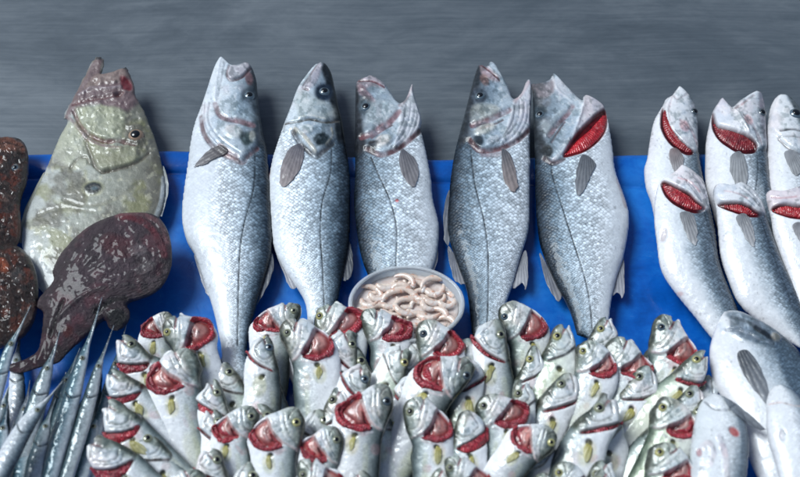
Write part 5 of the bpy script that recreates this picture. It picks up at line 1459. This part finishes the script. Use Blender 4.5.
FISH = [
    # label, kind, x, y, ang, s, flip, kwargs
    ('small fish with see-through red gill arch, behind the yellow eyed head at far left', 'open', 163, 326, 10, 0.72, True, dict(ring=True, iris='pale', seed=1, zo=-0.004)),
    ('small dark headed fish with a bright yellow eye and red gill arch on its right', 'open', 182, 335, 14, 1.0, False, dict(ring=True, seed=2, dark=0.7, zo=0.008)),
    ('small white capped fish at the left front, topmost of the four with dark red slits', 'slit', 133, 354, 40, 1.0, True, dict(iris='pale', seed=3, open_=1.0)),
    ('small fish with dark red slit, second down of the four at the left front', 'slit', 124, 387, 42, 1.0, True, dict(iris='pale', seed=4, open_=0.9, show_eye=False, zo=0.002)),
    ('small fish with dark red slit, third down of the four at the left front', 'slit', 121, 422, 44, 1.05, True, dict(iris='pale', seed=5, open_=1.15, show_eye=False)),
    ('small fish with dark red slit, lowest of the four at the left front', 'slit', 110, 457, 46, 1.15, True, dict(iris='pale', seed=6, open_=1.35, show_eye=False)),
    ('broad white bodied small fish with hollow pink gill, right of the four slit fish', 'open', 182, 371, 14, 1.06, True, dict(ring=True, seed=7, show_eye=False, zo=0.004)),
    ('small fish with a dark red gill, in front of the broadest bass tail', 'open', 283, 318, 0, 0.86, True, dict(iris='pale', seed=8, zo=-0.006)),
    ('small grey green fish with closed gill, left of the large blue grey head', 'slit', 264, 356, -2, 1.0, True, dict(iris='silver', seed=9, open_=0.25, dark=0.8, fin=False)),
    ('small fish with blue grey head and thick red gill, middle left of heap', 'open', 300, 340, 2, 1.05, False, dict(iris='pale', seed=10, zo=0.004)),
    ('small fish with a clear yellow eye, just left of the plastic tub', 'open', 330, 321, 2, 1.0, False, dict(ring=True, seed=11, tint=0.5)),
    ('small fish with a pink hollow gill, touching the front of the plastic tub', 'open', 379, 326, -2, 0.92, False, dict(ring=True, iris='pale', seed=12, show_eye=False)),
    ('small fish with red ringed gill, right of the plastic tub front', 'open', 433, 340, -4, 1.0, False, dict(ring=True, iris='dark', seed=13)),
    ('small fish with a tall hollow gill and dark olive face, below the tub', 'open', 451, 377, -22, 1.05, True, dict(ring=True, iris='dark', seed=14, dark=0.8, zo=0.006)),
    ('olive small head pointing right, between two hollow gills below the tub', 'slit', 396, 366, -28, 0.95, True, dict(seed=15, open_=0.2, tint=0.6, fin=False, zo=-0.002)),
    ('plain grey small head with half hidden dark gill, left below the tub', 'slit', 357, 384, -18, 1.0, True, dict(iris='silver', seed=16, open_=0.3)),
    ('upright silver small fish with a puckered mouth, at the foot of the fourth bass', 'slit', 492, 342, 4, 1.02, True, dict(iris='pale', seed=17, open_=0.45, dark=0.4)),
    ('small fish with its flared pink gill plate over the tail of the fourth bass', 'open', 516, 322, 2, 0.92, False, dict(iris='silver', seed=18, tint=0.3, zo=-0.004)),
    ('yellow eyed small fish with fully closed gill cover, between two red gills', 'slit', 560, 346, -16, 1.05, False, dict(seed=19, open_=0.1, tint=0.7, fin=False)),
    ('small silvery head resting on its neighbour, with a dark red gill and yellow fin', 'open', 590, 359, -22, 0.94, False, dict(iris='yellow', seed=20, zo=0.004)),
    ('half hidden grey small head against the tail of the rightmost bass', 'slit', 602, 338, -14, 0.9, False, dict(seed=21, open_=0.1, zo=-0.012, fin=False)),
    ('small fish with pale pink gill flap and no eye showing, near the board', 'open', 622, 358, -18, 0.95, False, dict(iris='pale', seed=22, show_eye=False, zo=-0.002)),
    ('small fish with a wide pink gill hollow, farthest right against the blue board', 'open', 667, 340, -22, 1.0, False, dict(iris='silver', seed=23, tint=0.2)),
    ('small pale head pointing right above a thin red slit, beside the bream', 'slit', 692, 372, -48, 1.0, False, dict(seed=24, open_=0.6, tint=0.6, zo=0.004)),
    ('small fish with an oval glossy red gill, right part of the heap', 'open', 668, 417, -26, 1.0, False, dict(seed=25, tint=0.8, zo=0.004)),
    ('small yellow eyed fish at the lower right, its gill cut by the frame', 'open', 665, 462, -22, 1.05, False, dict(seed=26, tint=0.5, zo=0.004)),
    ('white cheeked small fish with a thin red smile of gill, right of centre', 'slit', 599, 418, -24, 1.2, False, dict(iris='pale', seed=27, open_=0.5)),
    ('dark nosed small fish pointing right, red gill on its left side', 'open', 538, 442, -34, 0.9, True, dict(seed=28, dark=0.9, zo=0.006)),
    ('small fish with grey head and pink gill, between the centre and the dark nosed one', 'open', 494, 411, -2, 0.98, False, dict(iris='pale', ring=True, seed=29)),
    ('small fish with grey head and wide pink gill, front centre of the heap', 'open', 422, 420, -2, 1.05, False, dict(iris='pale', ring=False, seed=30, zo=0.004)),
    ('small fish whose gill shows as an orange red wedge, front centre', 'slit', 468, 432, -6, 0.98, False, dict(iris='pale', seed=31, open_=1.4, show_eye=False, zo=-0.004)),
    ('small fish with the largest pink gill hollow and dark side face, left of front centre', 'open', 374, 409, -4, 1.12, True, dict(ring=True, iris='dark', seed=32, dark=0.6, zo=0.006)),
    ('small fish with silver eye on the right and folded red gill, front left', 'open', 286, 430, 2, 1.02, True, dict(iris='yellow', seed=33, zo=0.004)),
    ('small fish with triangular dark red gill, next to the folded red gill', 'open', 242, 424, 2, 0.94, True, dict(iris='pale', seed=34)),
    ('small head at the bottom photo edge with a dark pink mouth, left of centre', 'open', 315, 480, 4, 0.95, False, dict(iris='pale', seed=35)),
    ('small pinkish head at the bottom photo edge, in front of the broad white body', 'open', 190, 487, 10, 0.95, True, dict(iris='pale', seed=36)),
    ('grey small head at the bottom photo edge, right of centre', 'slit', 600, 492, -16, 1.0, False, dict(iris='pale', seed=37, open_=0.5)),
    ('white small fish body squeezed upright at the front, between yellow fins', 'slit', 336, 410, -8, 1.0, False, dict(iris='pale', seed=38, open_=0.3, zo=-0.012)),
    ('white small fish body half buried right of the largest gill hollow', 'slit', 408, 395, -14, 1.0, True, dict(iris='pale', seed=39, open_=0.3, zo=-0.014)),
    ('long white small fish body slanting between two heads, right of centre', 'slit', 640, 388, -32, 1.0, False, dict(iris='pale', seed=40, open_=0.3, zo=-0.014)),
    ('slanting small fish body under the white cheeked head', 'slit', 560, 396, -26, 1.05, False, dict(iris='pale', seed=41, open_=0.3, zo=-0.016)),
    ('buried small fish body at the front left', 'slit', 216, 430, 16, 1.0, True, dict(iris='pale', seed=42, open_=0.3, zo=-0.018)),
    ('buried small fish body behind the dark nosed one', 'slit', 520, 402, -16, 1.0, False, dict(iris='pale', seed=43, open_=0.2, zo=-0.016, tint=0.5)),
    ('buried small fish body at the lower right of the heap', 'slit', 700, 424, -30, 1.1, False, dict(iris='pale', seed=44, open_=0.3, zo=-0.012)),
    ('closed small fish head between the upper two gills right of the white bass tail', 'slit', 345, 352, -4, 0.95, True, dict(iris='pale', seed=46, open_=0.3, zo=-0.010)),
    ('small closed head below the puckered mouth, left of the pale olive flanks', 'slit', 468, 378, -8, 0.95, False, dict(iris='pale', seed=47, open_=0.4, zo=-0.008, tint=0.3)),
    ('small closed head under the flared pink gill plate', 'slit', 532, 368, -12, 0.92, False, dict(iris='yellow', seed=48, open_=0.3, zo=-0.012)),
    ('small slit gilled head low beside the broad white body with hollow gill', 'slit', 214, 402, 12, 0.95, True, dict(iris='pale', seed=49, open_=0.7, zo=-0.012)),
    ('small open gilled head at the front, between the silver eyed one and the largest hollow', 'open', 328, 446, -2, 0.9, True, dict(iris='pale', seed=50, zo=-0.006)),
    ('small slit gilled head at the right rim of the heap beside the white belly', 'slit', 688, 404, -30, 0.95, False, dict(iris='pale', seed=51, open_=0.8, zo=-0.008)),
    ('small open gilled head at the bottom edge, right of centre front', 'open', 462, 474, -4, 0.92, False, dict(iris='pale', seed=52, zo=0.0)),
    ('small open gilled head at the bottom edge, under the white cheeked fish', 'open', 566, 482, -14, 0.92, False, dict(iris='yellow', seed=53, zo=0.0)),
    ('small closed head at the bottom edge, left of the triangular gill', 'slit', 212, 468, 12, 0.95, True, dict(iris='pale', seed=54, open_=0.5, zo=-0.006)),
    ('small slit gilled head at the bottom edge near the white belly', 'slit', 700, 462, -22, 0.95, False, dict(iris='pale', seed=55, open_=0.8, zo=-0.004)),
    ('small fish body at the bottom edge beside the needle nosed bundle', 'slit', 150, 452, 40, 1.1, True, dict(iris='pale', seed=45, open_=0.2, zo=-0.018)),
]
# bodies of the lower layer: heads under the heads above, bodies fanning out into the gaps
rngf = np.random.default_rng(77)
for q, (xx, yy, da) in enumerate(((184, 339, 12), (186, 376, -14), (283, 324, 14), (304, 346, 16), (332, 328, -14), (380, 332, 14), (434, 346, 12), (448, 384, 18),
                                  (518, 328, -14), (588, 364, 14), (620, 364, -10), (664, 346, 12), (372, 414, 16), (288, 436, -14), (244, 430, -16), (424, 426, 14),
                                  (494, 418, -14), (604, 424, 14), (664, 424, -12), (560, 352, 12), (492, 350, -12), (124, 394, -14), (122, 430, -14), (538, 448, 14), (600, 478, 0), (250, 478, 0), (440, 482, 0), (360, 486, 0), (540, 488, -6), (680, 486, 0), (150, 486, 10), (262, 372, 0), (318, 362, 0), (228, 376, -4), (356, 366, 0), (412, 356, 6), (466, 356, -6), (540, 372, 0), (640, 380, 0), (700, 392, 0), (262, 420, 0), (318, 424, 0))):
    u = (xx - 110) / 600.0
    FISH.append(('half buried small silver fish in the lower layer of the front heap', 'slit', xx, yy + 6, 34 - 62 * u + da, rngf.uniform(0.98, 1.1), bool(u < 0.45),
                 dict(iris='pale', seed=200 + q, open_=0.1, zo=-0.024, tint=float(rngf.uniform(0, 0.4)), fin=False)))
for f in FISH:
    small_fish(*f[:5], s=f[5], flip=f[6], **f[7])

# ------------------------------------------------------------------ light, camera, render
SUN_EL, SUN_AZ = rad(56), rad(-72)
w = bpy.data.worlds.new('World'); scene.world = w; w.use_nodes = True
nt = w.node_tree; nt.nodes.clear()
sky = nt.nodes.new('ShaderNodeTexSky'); sky.sky_type = 'NISHITA'; sky.sun_disc = False
sky.sun_elevation = SUN_EL; sky.sun_rotation = SUN_AZ; sky.dust_density = 2.0; sky.air_density = 1.0
bg = nt.nodes.new('ShaderNodeBackground'); bg.inputs[1].default_value = 0.085
wo = nt.nodes.new('ShaderNodeOutputWorld')
nt.links.new(sky.outputs[0], bg.inputs[0]); nt.links.new(bg.outputs[0], wo.inputs[0])

sd = bpy.data.lights.new('sun', 'SUN'); sd.energy = 3.2; sd.angle = rad(27); sd.color = (0.88, 0.965, 1.0)
so = bpy.data.objects.new('sun', sd); COL.objects.link(so)
from mathutils import Vector
dirv = Vector((math.sin(SUN_AZ) * math.cos(SUN_EL), math.cos(SUN_AZ) * math.cos(SUN_EL), math.sin(SUN_EL)))
so.rotation_euler = dirv.to_track_quat('Z', 'Y').to_euler()
so.location = dirv * 3

cd = bpy.data.cameras.new('camera'); cd.lens = LENS; cd.sensor_width = SENSOR; cd.clip_end = 50; cd.clip_start = 0.05
co = bpy.data.objects.new('camera', cd); COL.objects.link(co)
co.location = CAM; co.rotation_euler = (TILT, 0, 0)
fp = at(400, 175, 0.03)
cd.dof.use_dof = True; cd.dof.focus_distance = float(np.dot(np.array(fp) - CAM, FWD)); cd.dof.aperture_fstop = 4.2
scene.camera = co

scene.render.engine = 'CYCLES'
scene.view_settings.view_transform = 'Standard'; scene.view_settings.look = 'None'; scene.view_settings.exposure = 0
scene.render.resolution_x = 1024; scene.render.resolution_y = 611
